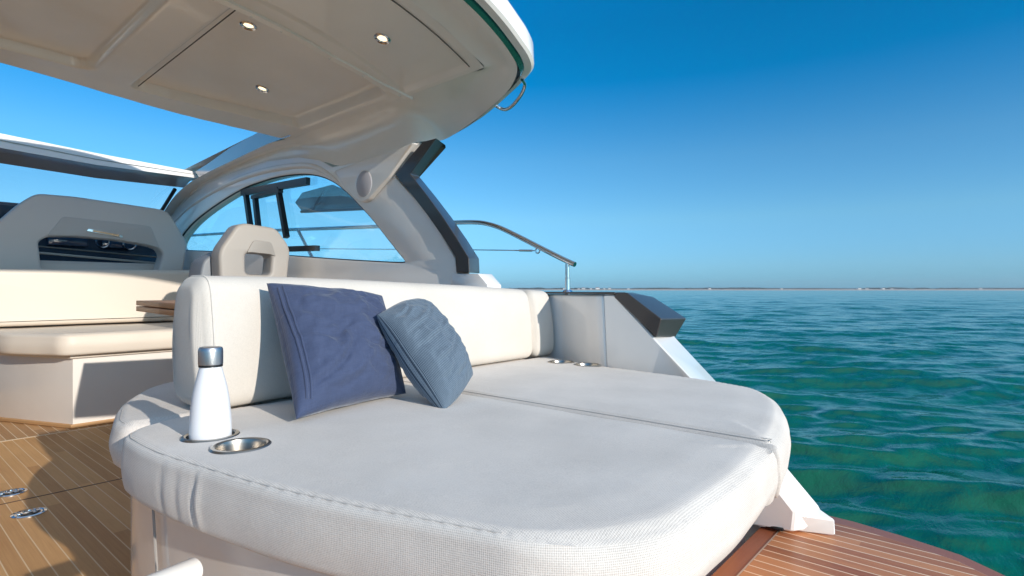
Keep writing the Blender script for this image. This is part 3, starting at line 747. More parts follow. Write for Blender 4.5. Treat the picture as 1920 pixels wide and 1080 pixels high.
# ceiling lights
for i, (px, py) in enumerate(((466, 71), (492, 185), (717, 76))):
    c = cpt(px, py, 0); c.z = ceilz(c.x, c.y)+liner_h(c.x, c.y)
    # follow the slope
    e = .01; nx = -(ceilz(c.x+e, c.y)-ceilz(c.x-e, c.y))/(2*e); ny = -(ceilz(c.x, c.y+e)-ceilz(c.x, c.y-e))/(2*e)
    q = Vector((nx, ny, 1)).normalized().to_track_quat('Z', 'Y').to_matrix().to_4x4()
    rim = lathe([(.038, .004), (.039, -.004), (.034, -.008), (.024, -.004), (.020, .004)], (0, 0, 0), 32); rim.transform(Matrix.Translation(c) @ q)
    lens = lathe([(0, -.002), (.016, -.002), (.0215, -.0005)], (0, 0, 0), 32); lens.transform(Matrix.Translation(c) @ q)
    L_ = part('ceiling_light', rim, 'steel', liner); 
    part('ceiling_light_lens', lens, 'lamp', liner)
# sunroof opening side strip
su = [on_v(x, y, 1.90) for x, y in ((535, 252), (488, 246), (430, 278), (395, 303), (366, 322))]
sl = [on_v(x, y, 1.90) for x, y in ((545, 254), (500, 270), (445, 296), (405, 315), (372, 332))]
os_ = part('opening_side_trim', loft([[p+Vector((0, .0, .0)) for p in su], [p+Vector((0, .004, 0)) for p in sl]]), plain('glossy_grey_trim', (.30, .32, .36), .15, .3, .8)); mirror(os_)
# header beam between sunroof and windscreen
def hdr(px_l, u): return [on_u(x, y, u) for x, y in px_l]
hp = [(-420, 160), (-150, 222), (0, 250), (180, 287), (366, 322)]
hb = [(-420, 172), (-150, 236), (0, 262), (180, 298), (366, 327)]
hc = [(-420, 176), (-150, 239), (0, 265), (180, 300), (368, 328)]
hd = [(-420, 190), (-150, 252), (0, 277), (180, 309), (370, 334)]
he = [(-420, 226), (-150, 288), (0, 306), (180, 334), (345, 352)]
UH = -5.25
r0 = [p+Vector((-.25, 0, .01)) for p in hdr(hp, UH)]; r1 = hdr(hp, UH); r2 = hdr(hb, UH)
r3 = [p+Vector((-.02, 0, 0)) for p in hdr(hb, UH)]; r4 = [p+Vector((-.02, 0, 0)) for p in hdr(hc, UH)]
r5 = hdr(hc, UH+.01); r6 = hdr(hd, UH+.01); r7 = [on_u(x, y, UH-.30) for x, y in he]
hdo = part('windscreen_header', loft([r5, r6]), 'white'); part('header_track', loft([r0, r1, r2, r3, r4]), 'white', hdo)
part('header_lining', loft([r6, [p+Vector((-.04, 0, -.004)) for p in r6], [a.lerp(b, .55)+Vector((0, 0, .02)) for a, b in zip(r6, r7)], r7]), plain('header_grey', (.30, .31, .33), .22, 0, .5), hdo)
# windscreen: post and pane
ws_top = r7; ws_bot = [Vector((-6.9, p.y*.98+.01, EYE+.30)) for p in r7]
part('windscreen_pane', loft([ws_top, [a.lerp(b, .5)+Vector((-.06, 0, .03)) for a, b in zip(ws_top, ws_bot)], ws_bot]), 'wglass')
part('windscreen_post', tube([on_u(328, 355, UH-.3), on_u(305, 392, UH-.55), Vector((-6.9, 1.75, EYE+.30))], .016, 10), 'frame')
# grab handle under the roof corner
gh = catmull([on_v(x, y, v) for x, y, v in ((979, 149, 2.07), (984, 160, 2.11), (977, 178, 2.12), (962, 197, 2.13), (950, 205, 2.14), (940, 204, 2.14), (929, 198, 2.11))], 6)
part('roof_grab_handle', tube(gh, .0085, 12), 'steel')
# made-up dark panel for an unidentified shape, likely a reflection in the glass
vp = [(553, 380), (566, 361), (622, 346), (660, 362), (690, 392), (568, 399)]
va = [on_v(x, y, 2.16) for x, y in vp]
vt = part('standin_panel', prism_me(va, [p+Vector((0, .02, .0)) for p in va], .002, 1), plain('tinted_standin_panel', (.10, .16, .19), .2, 0, .6))
def seg3(p, q, v, r): return tube([on_v(*p, v), on_v(*q, v)], r, 8)
part('standin_strut', seg3((573, 396), (602, 380), 2.13, .006), 'frame', vt); part('standin_strut', seg3((584, 397), (606, 358), 2.13, .009), 'frame', vt)
part('standin_rail', seg3((565, 397), (690, 391), 2.13, .010), 'frame', vt)

# helm console seen through the seat openings
co_ = part('helm_console', prism_me([Vector((-5.75, -.6, 0)), Vector((-5.75, 1.93, 0)), Vector((-6.9, 1.8, 0)), Vector((-6.9, -.6, 0))], [Vector((-5.95, -.6, 1.42)), Vector((-5.95, 1.93, 1.30)), Vector((-6.9, 1.8, 1.34)), Vector((-6.9, -.6, 1.44))], .02, 2), 'dash')
bz = plain('screen_glass', (.01, .05, .12), .08, 0, 1.)
for y0, y1 in ((.66, .98), (1.05, 1.32), (1.42, 1.66)):
    part('instrument_screen', box((-5.935, y0, 1.19), (-5.895, y1, 1.32-.05*(y0-.6)), .008), bz, co_)
for yy in (1.42, 1.62):
    me = lathe([(.040, 0), (.048, .010), (.054, 0)], (0, 0, 0), 24); me.transform(Matrix.Translation((-5.88, yy, 1.235-.03*(yy-1.4))) @ Matrix.Rotation(R(90), 4, 'Y')); part('gauge_ring', me, 'steel', co_)
part('console_trim', tube([Vector((-5.86, .3, 1.175)), Vector((-5.86, 1.0, 1.17)), Vector((-5.86, 1.85, 1.12))], .007, 8), 'brushed', co_)
part('console_trim', tube([Vector((-5.80, .3, 1.12)), Vector((-5.80, 1.0, 1.115)), Vector((-5.80, 1.85, 1.06))], .010, 8), 'seat_dark', co_)
pod = on_d(5, 402, 4.6)
part('instrument_pod', box(pod-Vector((.15, .3, .25)), pod+Vector((.15, .12, .09)), .04, 4), 'dash', co_)

# guard rail
V2 = 2.26
rp = [on_v(x, y, V2) for x, y in ((1078, 496), (1058, 487), (1020, 468), (985, 450), (955, 435), (935, 426), (915, 420), (895, 417), (860, 417), (800, 420), (700, 425), (620, 428), (535, 431))]
rp += [on_v(480, 434, 2.22), on_v(430, 437, 2.18), on_v(350, 442, 2.14), on_v(335, 443, 2.13)]
gr = part('guard_rail', tube(catmull(rp, 5), .0125, 14), 'steel')
s0 = on_v(1064, 545, V2); s1 = on_v(1064, 491, V2)
part('rail_post', tube([s0+Vector((0, 0, -.02)), s0+Vector((0, 0, .004)), s0+Vector((0, 0, .06)), s0+Vector((0, 0, .062)), s1], [.015, .014, .014, .0115, .0115], 14), 'steel', gr)
part('rail_post_flange', lathe([(0, .0), (.026, 0), (.024, .006), (.014, .010), (.0, .012)], (s0.x, s0.y, .812), 20), 'steel', gr)
part('rail_post', tube([on_v(558, 430, V2), on_v(587, 486, V2)], .0125, 12), 'steel', gr)
part('rail_post', tube([on_v(800, 420, V2), on_v(812, 560, V2)], .0125, 12), 'steel', gr)
wr = part('rail_wire', tube([on_v(1003, 470, V2), on_v(890, 468.5, V2), on_v(535, 466, V2)], .0028, 8), 'steel', gr)
part('wire_clamp', tube([on_v(998, 470, V2), on_v(974, 469.7, V2)], .0055, 8), 'steel', gr)
cc_ = on_v(1008, 470, V2); part('wire_shackle', tube([cc_+Vector((.013*math.cos(a), 0, .013*math.sin(a))) for a in np.linspace(0, 6.283, 17)[:-1]], .0035, 8, True), 'steel', gr)

# sunpad base (fixed mouldings)
def ringz(ps, z): return [Vector((x, y, z)) for x, y in ps]
bt = round_poly([(-2.05, .95), (-2.02, .60), (-1.52, .415), (-1.30, .405), (-.85, .455), (-.60, .53), (-.40, .72), (-.37, 1.17), (-.46, 1.60), (-.60, 1.93), (-2.05, 1.93)], [.02, .2, .08, .1, .1, .1, .12, .1, .1, .02, .02], 8)
bb = [((x if x < -1.0 else lerp(x, max(-1.0, x-.30), smooth01((x+1.0)/.5))), y+.02*smooth01((x+1.6)/.4)) for x, y in bt]
bm = bmesh.new(); ksteps = [(0, 0), (.25, .1), (.6, .45), (.9, .92), (1, 1)]
rws = []
for t, b_ in ksteps:
    rws.append([bm.verts.new((lerp(bb[i][0], bt[i][0], b_), lerp(bb[i][1], bt[i][1], b_), lerp(-.044, .408, t))) for i in range(len(bt))])
for a, b in zip(rws, rws[1:]):
    for i in range(len(bt)): bm.faces.new((a[i], a[(i+1) % len(bt)], b[(i+1) % len(bt)], b[i]))
bm.faces.new(rws[-1]); bm.faces.new(rws[0][::-1])
sbase = part('sunpad_base', to_mesh(bm), 'base')
bl = part('base_joint', tube([Vector((-1.30, .4185, .002)), Vector((-1.30, .398, .40))], .0028, 6), plain('joint_grey', (.34, .32, .30), .9), sbase)
r_a = on_v(362, 1070, .38); r_b = on_v(238, 1122, .27)
part('base_grab_rod', tube([r_b, r_a, r_a+(r_a-r_b).normalized()*.004], [.021, .021, .016], 24), 'white', sbase)

# deck lift rings
def lift_ring(px, py, name, label):
    c = on_z(px, py, 0.0)
    t = part(name, lathe([(.052, 0), (.052, .004), (.044, .006), (.040, .003), (0, .003)], c, 40), 'steel', fl)
    part('ring_well', lathe([(0, .0035), (.034, .0035)], c, 32), plain('well_shadow', (.03, .03, .03), .4), t)
    part('ring_pull', tube([c+Vector((.022*math.cos(a), .022*math.sin(a), .006)) for a in np.linspace(.3, 5.9, 16)], .0045, 8), 'steel', t)
    part('ring_bar', box(c+Vector((-.006, -.034, .003)), c+Vector((.006, .034, .008)), .002), 'steel', t)
lift_ring(54, 963, 'lift_ring', ''); lift_ring(20, 925, 'lift_ring', '')

# ------------------------------------------------------------------ cockpit bench
BN = thing('cockpit_bench', (-4.6, 1.2, 0), 'cream leather bench with white base across the cockpit, facing the sunpad', 'bench')
bo = [(-4.19, 1.9), (-4.175, .86), (-4.80, .60), (-5.3, .58), (-5.3, 1.9)]
put('base', plate(bo, [], .003, .43, .006, 'z'), 'base', BN)
put('kick_trim', plate([(x+.012*(1 if x > -5 else -1), y-.012*(1 if y < 1 else 0)) for x, y in bo], [], .002, .024, .004, 'z'), 'margin2', BN)
put('ledge', plate([(x+.02, y-.015) for x, y in bo], [], .415, .435, .006, 'z'), 'cream', BN)
so = round_poly([(-4.10, 1.9), (-4.10, .80), (-4.50, .585), (-5.35, .50), (-5.35, 1.9)], [.02, .06, .1, .05, .02])
so = so[::-1]
put('seat_cushion', cushion(so[::-1] if False else so, .437, .565, lambda n: .03, .02, 300, crown=-.004, seed=3), 'cream', BN)
bk = plate(round_poly([(.35, .575), (.35, .955), (1.86, .985), (1.86, .575)], [.03, .04, .05, .03]), [], -5.22, -5.03, .035, 'u', 5)
put('backrest', bk, 'cream', BN)
put('back_panel', box((-5.33, .3, .40), (-5.225, 1.88, .965), .015, 3), 'seat', BN)

# ------------------------------------------------------------------ helm seats
def seat(name, label, u, outl, hole, inset, th, cat='seat', mt='seat'):
    o2 = [on_u(x, y, u) for x, y in outl]; yy = [p.y for p in o2]
    T = thing(name, (u-.1, sum(yy)/len(yy), 0), label, cat)
    yz = lambda L: [(on_u(x, y, u).y, on_u(x, y, u).z) for x, y in L]
    rp_ = round_poly(yz(outl), .05, 6); hp_ = round_poly(yz(hole), [.06, .03, .06, .01, .01][:len(hole)] if len(hole) <= 5 else .03, 6)
    put('back_shell', plate(rp_, [hp_], u-th, u, .022, 'u', 4), mt, T)
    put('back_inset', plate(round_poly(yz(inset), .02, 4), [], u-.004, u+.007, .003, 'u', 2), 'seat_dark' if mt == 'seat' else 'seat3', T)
    return T
big = seat('helm_seat', 'wide taupe double helm seat with slot in its angular back and metal badge', -5.40,
     [(-70, 560), (-45, 455), (0, 413), (36, 382), (68, 362), (140, 368), (302, 392), (318, 399), (352, 455), (336, 560)],
     [(72, 452), (92, 443), (140, 443), (215, 449), (280, 460), (300, 467), (306, 478), (296, 512), (78, 505)],
     [(88, 442), (118, 406), (282, 424), (300, 466), (280, 459), (215, 448), (140, 442)], .16)
c = on_u(199, 440, -5.388)
put('cushion_rest', box((-5.68, .35, .55), (-5.58, 1.85, 1.05), .04, 3), 'seat', big)
put('pedestal', box((-5.75, .8, 0), (-5.45, 1.5, .6), .03, 3), 'base', big)
bd = put('badge', prism_me([Vector((-5.394, c.y+a, c.z+b)) for a, b in ((-.128, .020), (-.115, .038), (.105, .004), (.118, -.018))], [Vector((-5.386, c.y+a, c.z+b)) for a, b in ((-.128, .020), (-.115, .038), (.105, .004), (.118, -.018))], .001, 1), 'steel', big)
put('badge_plate', prism_me([Vector((-5.386, c.y+a, c.z+b)) for a, b in ((-.09, .018), (-.085, .030), (.085, .006), (.09, -.010))], [Vector((-5.383, c.y+a, c.z+b)) for a, b in ((-.09, .018), (-.085, .030), (.085, .006), (.09, -.010))]), 'copper', bd)
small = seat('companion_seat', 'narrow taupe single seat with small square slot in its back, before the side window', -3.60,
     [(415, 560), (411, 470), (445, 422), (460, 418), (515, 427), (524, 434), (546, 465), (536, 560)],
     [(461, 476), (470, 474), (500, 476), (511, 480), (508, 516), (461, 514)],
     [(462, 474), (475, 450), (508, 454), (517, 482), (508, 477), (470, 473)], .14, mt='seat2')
bo2 = [on_u(x, y, -3.74) for x, y in ((374, 570), (377, 512), (383, 488), (398, 478), (425, 468), (440, 570))]
put('side_bolster', plate(round_poly([(p.y, p.z) for p in bo2], .03, 5), [], -3.95, -3.745, .015, 'u', 3), 'grey_side', small)
put('cushion', box((-4.15, 1.42, .45), (-3.62, 1.88, .78), .04, 3), 'seat', small)
put('pedestal', box((-4.0, 1.5, 0), (-3.75, 1.8, .5), .03, 3), 'base', small)

# ------------------------------------------------------------------ folding teak table
TB = thing('cockpit_table', (-3.2, 1.35, 0), 'folded teak table with two stacked leaves beside the end of the tall backrest', 'table')
ta = on_d(255, 563.5, 2.6); tb_ = on_d(345, 588, 1.98); tb_.z = ta.z; tc = Vector((-3.25, 1.45, ta.z)); td = Vector((-2.35, 1.25, ta.z))
top = [ta, tb_+(tb_-ta)*.0, Vector((tb_.x+.15, tb_.y+.55, ta.z)), Vector((ta.x+.05, ta.y+.62, ta.z))]
put('table_top', prism_me([p+Vector((0, 0, -.022)) for p in top], top, .003, 2), 'solid_teak', TB)
put('folded_leaf', prism_me([p+Vector((0, 0, -.048)) for p in top], [p+Vector((0, 0, -.026)) for p in top], .003, 2), 'solid_teak', TB)
cm = (top[0]+top[2])/2
put('pedestal', lathe([(.16, 0), (.16, .012), (.04, .03), (.035, .5), (.035, ta.z-.049), (0, ta.z-.049)], (cm.x, cm.y, .002), 32), 'brushed', TB)

# ------------------------------------------------------------------ sunpad cushions
ZT = .523
c1 = on_z(395, 820, ZT); c2 = on_z(452, 839, ZT); c3 = on_z(1052, 680.5, ZT); c4 = on_z(1101, 686, ZT)
def cyl(c, r, z0, z1, seg=64):
    bm = bmesh.new(); bmesh.ops.create_cone(bm, cap_ends=True, segments=seg, radius1=r, radius2=r, depth=z1-z0)
    bmesh.ops.translate(bm, verts=bm.verts, vec=(c.x, c.y, (z0+z1)/2)); return to_mesh(bm)
def rfun(n):
    return .030 if n.y > .7 and n.x < .5 else lerp(.020, .064, smooth01((n.x-.25)/.7))
o1 = round_poly([(-1.475, 1.164), (-1.475, .49), (-1.40, .36), (-1.20, .353), (-.85, .402), (-.62, .462), (-.385, .538), (-.292, .675), (-.294, .95), (-.318, 1.164)], [.02, .12, .12, .1, .2, .15, .11, .11, .1, .014], 10)
P1 = thing('sunpad_cushion', (-.85, .8, .41), 'large pale grey woven sunpad cushion in the foreground with two steel cup holders', 'cushion', 'sunpad cushions')
me = cushion(o1, .408, ZT, rfun, .018, 520, creases=[(-1.03, .377, .0055, .0045), (-1.085, .372, .008, .0015), (-1.14, .365, .010, .0018)], bulge=.004, holes=((c1, .045), (c2, .045)), taper=.022)
put('cover', me, 'fabric', P1, smooth=50); stitches(P1)
o2 = round_poly([(-1.56, 1.178), (-.319, 1.178), (-.350, 1.36), (-.405, 1.58), (-.50, 1.78), (-.75, 1.875), (-1.25, 1.935), (-1.48, 2.03), (-1.56, 2.03)], [.02, .014, .1, .12, .14, .15, .1, .05, .02], 10)
P2 = thing('sunpad_cushion', (-.9, 1.5, .41), 'pale woven sunpad cushion on the far side of the seam, against the white side panel', 'cushion', 'sunpad cushions')
me = cushion(o2, .408, ZT, lambda n: .030 if n.y < -.7 else rfun(n), .018, 520, bulge=.004, seed=5, holes=((c3, .045), (c4, .045)), taper=.012)
put('cover', me, 'fabric', P2, smooth=50); stitches(P2)
bm = bmesh.new(); q = bmesh.ops.create_uvsphere(bm, u_segments=12, v_segments=8, radius=.0045)
for v in q['verts']: v.co += on_z(1441, 829, ZT-.012)
put('snap_button', to_mesh(bm), 'brushed', P1)
def cup(c, par, depth=.085):
    prof = [(0, -depth), (.036, -depth), (.0405, -depth+.006), (.0415, -.004), (.0440, .0035), (.0475, .0055), (.052, .0045), (.0555, .0005), (.0555, -.003), (.046, -.003), (.0445, -.01), (.0435, -depth-.002), (0, -depth-.004)]
    return put('cup_holder', lathe(prof, (c.x, c.y, ZT+.0015), 72), 'brushed', par, smooth=30)
cup(c1, P1); cup(c2, P1); cup(c3, P2); cup(c4, P2)
o3 = round_poly([(-1.50, 1.95), (-2.14, 1.95), (-2.14, .75), (-2.04, .60), (-1.80, .465), (-1.57, .394), (-1.495, .40)], [.02, .02, .15, .15, .1, .06, .04], 10)
P3 = thing('seat_cushion', (-1.8, 1.2, .41), 'rounded grey seat cushion in half shade behind the tall backrest, ending beside the white bottle', 'cushion')
put('cover', cushion(o3, .402, ZT-.006, lambda n: .03, .028, 420, bulge=.005, seed=9), 'fabric', P3, smooth=50); stitches(P3)

# ------------------------------------------------------------------ backrest cushions
def backrest(T, v0, v1, N, rr, mat, endr, lean=.03):
    """rounded box swept along v: section in (u,z)"""
    bm = bmesh.new(); uvl = bm.loops.layers.uv.new("uv"); rings = []; vlist = []
    def front(v): return interp(v, [.5, .6, 1.0, 1.5, 1.95, 2.2], [-1.435, -1.435, -1.475, -1.52, -1.53, -1.545])
    def topz(v): return EYE+interp(v, [.5, .56, .8, 1.03, 1.59, 1.93, 2.1], [.030, .036, .037, .033, .018, .003, -.003])
    vs = []
    K = 8
    for i in range(K): a = math.pi/2*i/K; vs.append((v0+endr*(1-math.cos(math.pi/2-a if False else a)) if False else v0+endr*(1-math.sin(math.pi/2*(1-i/K)+0) if False else 1-math.cos(a)), math.sin(a)))
    vs = [(v0+endr*(1-math.cos(math.pi/2*i/K)), endr*(1-math.sin(math.pi/2*i/K))) for i in range(K)]
    mid = [(lerp(v0+endr, v1-endr, i/N), 0) for i in range(N+1)]
    ve = [(v1-(p-v0), s) for p, s in vs[::-1]]
    for v, s in vs+mid+ve:
        uf = front(v); ub = uf-.235+.0; z0 = ZT+.001; z1 = topz(v)
        b_ = lerp(1, 0, s/endr) if endr else 1
        sec = []
        pts = [(ub+.03, z0), (uf, z0), (uf-lean, z1), (ub+.05, z1)]
        # puff
        c0 = ((uf+ub)/2, (z0+z1)/2)
        pts = [(x-math.copysign(s, x-c0[0]), y-math.copysign(s, y-c0[1])) for x, y in pts]
        rp2 = round_poly(pts, max(.006, rr-s*.6), 7)
        dense = []
        for i in range(len(rp2)):
            a = rp2[i]; b = rp2[(i+1) % len(rp2)]; dd = math.dist(a, b)
            if dd > .12: dense += [(lerp(a[0], b[0], t/10), lerp(a[1], b[1], t/10)) for t in range(10)]
            else: dense.append(a)
        ring = []
        for x, y in dense:
            k = (y-z0)/(z1-z0); pf = .012*math.sin(math.pi*max(0, min(1, k)))*(1 if x > c0[0] else .4)
            nzv = noise.noise(Vector((v*3.2, y*5, x*4)))*.004
            ring.append(bm.verts.new((x+(pf+nzv)*(1 if x > c0[0] else -1)*b_, v-(.010*math.sin(math.pi*max(0, min(1, k))) if s > endr*.5 and v < (v0+v1)/2 else 0), y)))
        rings.append(ring); vlist.append(v)
    per = [0]; mr = rings[len(rings)//2]; m_ = len(mr)
    for i in range(m_): per.append(per[-1]+(mr[i].co-mr[(i+1) % m_].co).length)
    al = [0]
    for A, B in zip(rings, rings[1:]): al.append(al[-1]+(A[m_//2].co-B[m_//2].co).length)
    PIPE[:] = [v_.co.copy() for v_ in rings[K-1]]
    for r_, (A, B) in enumerate(zip(rings, rings[1:])):
        for i in range(m_):
            f = bm.faces.new((A[i], A[(i+1) % m_], B[(i+1) % m_], B[i]))
            for lo, q in zip(f.loops, ((r_, i), (r_, i+1), (r_+1, i+1), (r_+1, i))): lo[uvl].uv = (al[q[0]], per[q[1]])
    for rg in (rings[0][::-1], rings[-1]):
        f = bm.faces.new(rg)
        for lo in f.loops: lo[uvl].uv = (lo.vert.co.x, lo.vert.co.z)
    return to_mesh(bm)
PIPE = []
B1 = thing('backrest_cushion', (-1.56, 1.2, ZT), 'long tall cream woven backrest cushion standing across the sunpad behind the pillows', 'cushion', 'backrest cushions')
put('cover', backrest(B1, .545, 1.935, 60, .05, None, .035), 'fabric2', B1, smooth=50); put('piping', tube(PIPE, .0028, 8, True), 'fabric2', B1)
pw = []
def frontpt(v, z, k=0): return Vector((interp(v, [.5, .6, 1.0, 1.5, 1.95], [-1.435, -1.435, -1.475, -1.52, -1.53])+.002-k-.03*(z-ZT)/.33, v, z))
B2 = thing('backrest_cushion', (-1.56, 2.02, ZT), 'short cream end cushion at the right end of the long backrest, by the side panel', 'cushion', 'backrest cushions')
put('cover', backrest(B2, 1.940, 2.10, 6, .045, None, .035), 'fabric2', B2, smooth=50)

# ------------------------------------------------------------------ pillows
def pillow(name, loc_label, cat, C, T, mat, group, n=90, pinch=.045, ears=.0, wr=1.0, seed=0, power=.5, roundc=0., folds=()):
    """C: four corners A(top left) B(top right) C(bottom right) D(bottom left)"""
    A_, B_, C_, D_ = C; nrm = (B_-A_).cross(D_-A_).normalized()
    if nrm.dot(Vector((0, 0, EYE))-(A_+C_)/2) < 0: nrm = -nrm
    bm = bmesh.new(); uvl = bm.loops.layers.uv.new('uv'); idx = {}
    def P(s, t, side):
        a = (s+1)/2; b = (t+1)/2
        if roundc:
            r2 = max(abs(s), abs(t)); k = math.hypot(s, t)/r2 if r2 > 1e-6 else 1
            f = lerp(1, 1/k*1.0, roundc*smooth01((r2-.3)/.7)); a = (s*f+1)/2; b = (t*f+1)/2
        top_ = A_.lerp(B_, a); bot = D_.lerp(C_, a); p = top_.lerp(bot, b)
        cen_ = (A_+B_+C_+D_)/4
        pin = pinch*((1-s*s)*abs(t)**2.5+(1-t*t)*abs(s)**2.5)
        p = p+(cen_-p)*pin*1.0
        h = max(0., (1-s*s)*(1-t*t))**power
        edge = min(1, 3*(1-max(abs(s), abs(t))))
        w1 = noise.fractal(Vector((s*1.3+seed, t*1.3, side*3.)), 1.0, 2.0, 4)
        ang = math.atan2(t, s); rad = math.hypot(s, t)
        cre = math.sin(ang*7+3.5*noise.noise(Vector((s*2, t*2, seed+side))))*smooth01((rad-.7)/.6)*.22
        rd = noise.noise(Vector((s*2.2+t*1.2+seed, t*3.2-s, 5+side))); rdg = math.exp(-(rd/.22)**2)
        disp = T*h*(1+.12*w1)+wr*(.006*w1+.009*cre*edge+.0048*max(0, rdg)*edge)*min(1, edge*1.5)
        for (s0, t0, s1, t1, wd, dp) in folds:
            ex, ey = s1-s0, t1-t0; L2 = ex*ex+ey*ey; k = ((s-s0)*ex+(t-t0)*ey)/L2; kk = max(0, min(1, k)); bow = .10*math.sin(math.pi*kk)
            dd = ((s-s0)*ey-(t-t0)*ex)/math.sqrt(L2)+bow; tp = math.sin(math.pi*min(1, max(0, (k+.08)/1.16)))**.6 if -.08 < k < 1.08 else 0
            disp += tp*dp*(-math.exp(-(dd/wd)**2)+.75*math.exp(-((dd-wd*1.9)/(wd*1.3))**2))*min(1, edge*1.3)
        return p+nrm*side*max(disp, .0015 if edge > 0 else 0)
    V = {}
    for side in (1, -1):
        for i in range(n+1):
            for j in range(n+1):
                on = i in (0, n) or j in (0, n)
                if on and side == -1: V[(side, i, j)] = V[(1, i, j)]; continue
                s = -math.cos(math.pi*i/n)*.35+.65*(2*i/n-1); t = -math.cos(math.pi*j/n)*.35+.65*(2*j/n-1)
                V[(side, i, j)] = bm.verts.new(P(s, t, side))
    for side in (1, -1):
        for i in range(n):
            for j in range(n):
                k = [(i, j), (i+1, j), (i+1, j+1), (i, j+1)]
                if side == -1: k = k[::-1]
                f = bm.faces.new([V[(side,)+q] for q in k])
                for lo, q in zip(f.loops, k): lo[uvl].uv = (q[0]/n, q[1]/n)
    me = to_mesh(bm); o = None
    T_ = thing(name, tuple((C_+D_)/2), loc_label, cat, group)
    put('cover', me, mat, T_, smooth=80)
    border = [V_ for V_ in [P(s, t, 1) for s, t in [(x, -1) for x in np.linspace(-1, 1, 30)]+[(1, x) for x in np.linspace(-1, 1, 30)[1:]]+[(x, 1) for x in np.linspace(1, -1, 30)[1:]]+[(-1, x) for x in np.linspace(1, -1, 30)[1:-1]]]]
    return T_, P, border
def cloth_mat(name, ca, cb, sx, sy, contrast, bmp=.3, nsc=6):
    m, n, l, b = newmat(name); tc_ = n.new('ShaderNodeTexCoord'); UV = tc_.outputs['UV']
    s = n.new('ShaderNodeSeparateXYZ'); l.new(UV, s.inputs[0])
    a1 = mth(n, l, 'SINE', mth(n, l, 'MULTIPLY', s.outputs[0], sx*6.283)); a2 = mth(n, l, 'SINE', mth(n, l, 'MULTIPLY', s.outputs[1], sy*6.283))
    fr = noise_node(n, l, mapping(n, l, UV, (1, 1, 1)), 120, 4, .7); st1 = noise_node(n, l, mapping(n, l, UV, (200, 12, 1)), 1, 3); st2 = noise_node(n, l, mapping(n, l, UV, (12, 200, 1)), 1, 3)
    big = noise_node(n, l, UV, nsc, 4)
    f = mth(n, l, 'MULTIPLY_ADD', a1, contrast, mth(n, l, 'MULTIPLY_ADD', a2, contrast*.5, .5))
    f = mth(n, l, 'ADD', mth(n, l, 'MULTIPLY', f, .45), mth(n, l, 'ADD', mth(n, l, 'MULTIPLY', st1.outputs['Fac'], .22), mth(n, l, 'ADD', mth(n, l, 'MULTIPLY', st2.outputs['Fac'], .22), mth(n, l, 'MULTIPLY', big.outputs['Fac'], .12))))
    c = ramp(n, l, f, [(.28, ca), (.72, cb)]); l.new(c, b.inputs['Base Color'])
    setp(b, Roughness=.85, Sheen_Weight=.35, Sheen_Roughness=.4); b.inputs['Specular IOR Level'].default_value = .2
    b1 = bump(n, l, b, mth(n, l, 'ADD', f, fr.outputs['Fac']), bmp, .0015)
    wr = noise_node(n, l, mapping(n, l, UV, (5, 12, 1)), 1.0, 3, .5, .25)
    b2 = n.new('ShaderNodeBump'); b2.inputs['Strength'].default_value = .35; b2.inputs['Distance'].default_value = .012
    l.new(wr.outputs['Fac'], b2.inputs['Height']); l.new(b2.outputs[0], b1.inputs['Normal'])
    return m
navy = cloth_mat('navy_linen', (.028, .040, .085), (.088, .115, .205), 200, 200, .25)
cham = cloth_mat('blue_striped_chambray', (.033, .058, .095), (.215, .28, .345), 110, 70, .9)
A_ = on_d(496, 528, 1.455); B_ = on_d(718, 553, 1.68); C_ = on_d(764, 752, 1.555); D_ = on_d(553, 806, 1.235)
C_.z = max(C_.z, ZT+.012); D_.z = max(D_.z, ZT+.012)
N1, P_, bd_ = pillow('pillow', 'plain navy linen pillow with a zipped seam, leaning on the tall backrest', 'pillow', (A_, B_, C_, D_), .078, navy, 'blue pillows', pinch=.085, seed=2, wr=1.2, roundc=.08, power=.42, folds=[(-.75, .72, -.05, .22, .05, .009), (-.55, .85, .25, .52, .045, .007), (.0, .08, .75, .30, .05, .007), (-.25, -.28, .55, -.38, .06, .006), (.05, .42, .65, .78, .045, .007), (-.6, .1, .0, -.1, .05, .005), (.3, -.75, .8, -.45, .05, .006)])
def clamp_z(o, z):
    for x in o.children:
        L = ROOT[x.name]
        for v in x.data.vertices:
            if v.co.z+L.z < z: v.co.z = z-L.z+.0008*random.random()
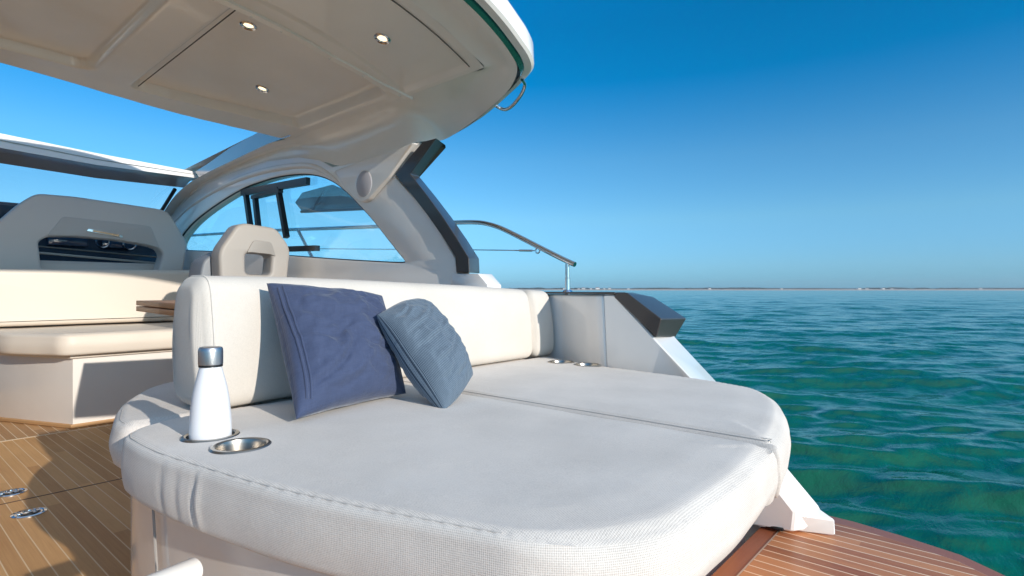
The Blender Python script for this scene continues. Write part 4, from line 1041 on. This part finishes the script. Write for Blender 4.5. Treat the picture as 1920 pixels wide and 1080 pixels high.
# zip seam along the left edge
zp = [P_(-.90+.03*math.sin(t*3), t, 1) for t in np.linspace(-.86, .86, 40)]
put('zip_fold', tube([p+Vector((0, 0, 0)) for p in zp], .0035, 8), navy, N1)
zp = [P_(-.84+.03*math.sin(t*3), t, 1) for t in np.linspace(-.88, .88, 40)]
put('zip_fold', tube(zp, .0028, 8), navy, N1)
A_ = on_d(699, 586, 1.50); B_ = on_d(786, 556, 1.66); C_ = on_d(892, 706, 1.58); D_ = on_d(835, 784, 1.40)
N2, P_, bd_ = pillow('pillow', 'smaller blue striped chambray pillow propped slantwise against the navy pillow', 'pillow', (A_, B_, C_, D_), .075, cham, 'blue pillows', pinch=.03, seed=8, wr=.6, power=.42, roundc=.22, folds=[(-.75, -.35, .5, -.58, .04, .006), (-.8, -.05, .4, -.18, .04, .006), (-.6, .35, .65, .12, .04, .006), (-.4, .72, .75, .5, .045, .006), (-.85, -.72, -.1, -.84, .04, .005), (.1, .0, .8, -.25, .035, .004), (-.85, .55, -.2, .5, .04, .005)])
clamp_z(N1, ZT+.003); clamp_z(N2, ZT+.003)

# ------------------------------------------------------------------ bottle
BT = thing('water_bottle', (c1.x, c1.y, ZT-.08), 'slim white steel water bottle with brushed cap, standing in the cup holder', 'bottle')
zb = ZT-.082; H = on_d(402, 650, 1.148).z-zb
prof = [(0, 0), (.033, 0), (.0375, .004), (.0385, .012), (.0385, H-.17), (.0380, H-.150), (.0366, H-.129), (.0352, H-.112), (.0333, H-.097), (.0312, H-.085), (.029, H-.075), (.0262, H-.064), (.0237, H-.054), (.0216, H-.0455), (.0205, H-.0415), (.0203, H-.040), (0, H-.040)]
put('body', lathe(prof, (c1.x, c1.y, zb), 72), 'bottle', BT, smooth=30)
put('gasket', lathe([(.0200, H-.0398), (.0222, H-.0398), (.0222, H-.036), (.0200, H-.036)], (c1.x, c1.y, zb), 48), 'black', BT)
put('cap', lathe([(.0205, H-.0358), (.0225, H-.0355), (.0228, H-.034), (.0228, H-.009), (.0222, H-.004), (.0205, H-.001), (.018, H), (0, H)], (c1.x, c1.y, zb), 64), 'cap', BT, smooth=30)

# ------------------------------------------------------------------ sea haze
hz = box((-4750, -4750, -3.0), (4750, 4750, 60)); m = bpy.data.materials.new('haze_air'); m.use_nodes = True; m.node_tree.nodes.clear()
ho = m.node_tree.nodes.new('ShaderNodeOutputMaterial'); pv = m.node_tree.nodes.new('ShaderNodeVolumePrincipled'); pv.inputs['Density'].default_value = 8e-5; pv.inputs['Color'].default_value = (.86, .92, 1, 1); pv.inputs['Anisotropy'].default_value = .2
m.node_tree.links.new(pv.outputs[0], ho.inputs['Volume'])
o = put('haze', hz, m, smooth=0); tag(o, 'thin pale sea haze over the water and the far shore', 'haze', kind='stuff')
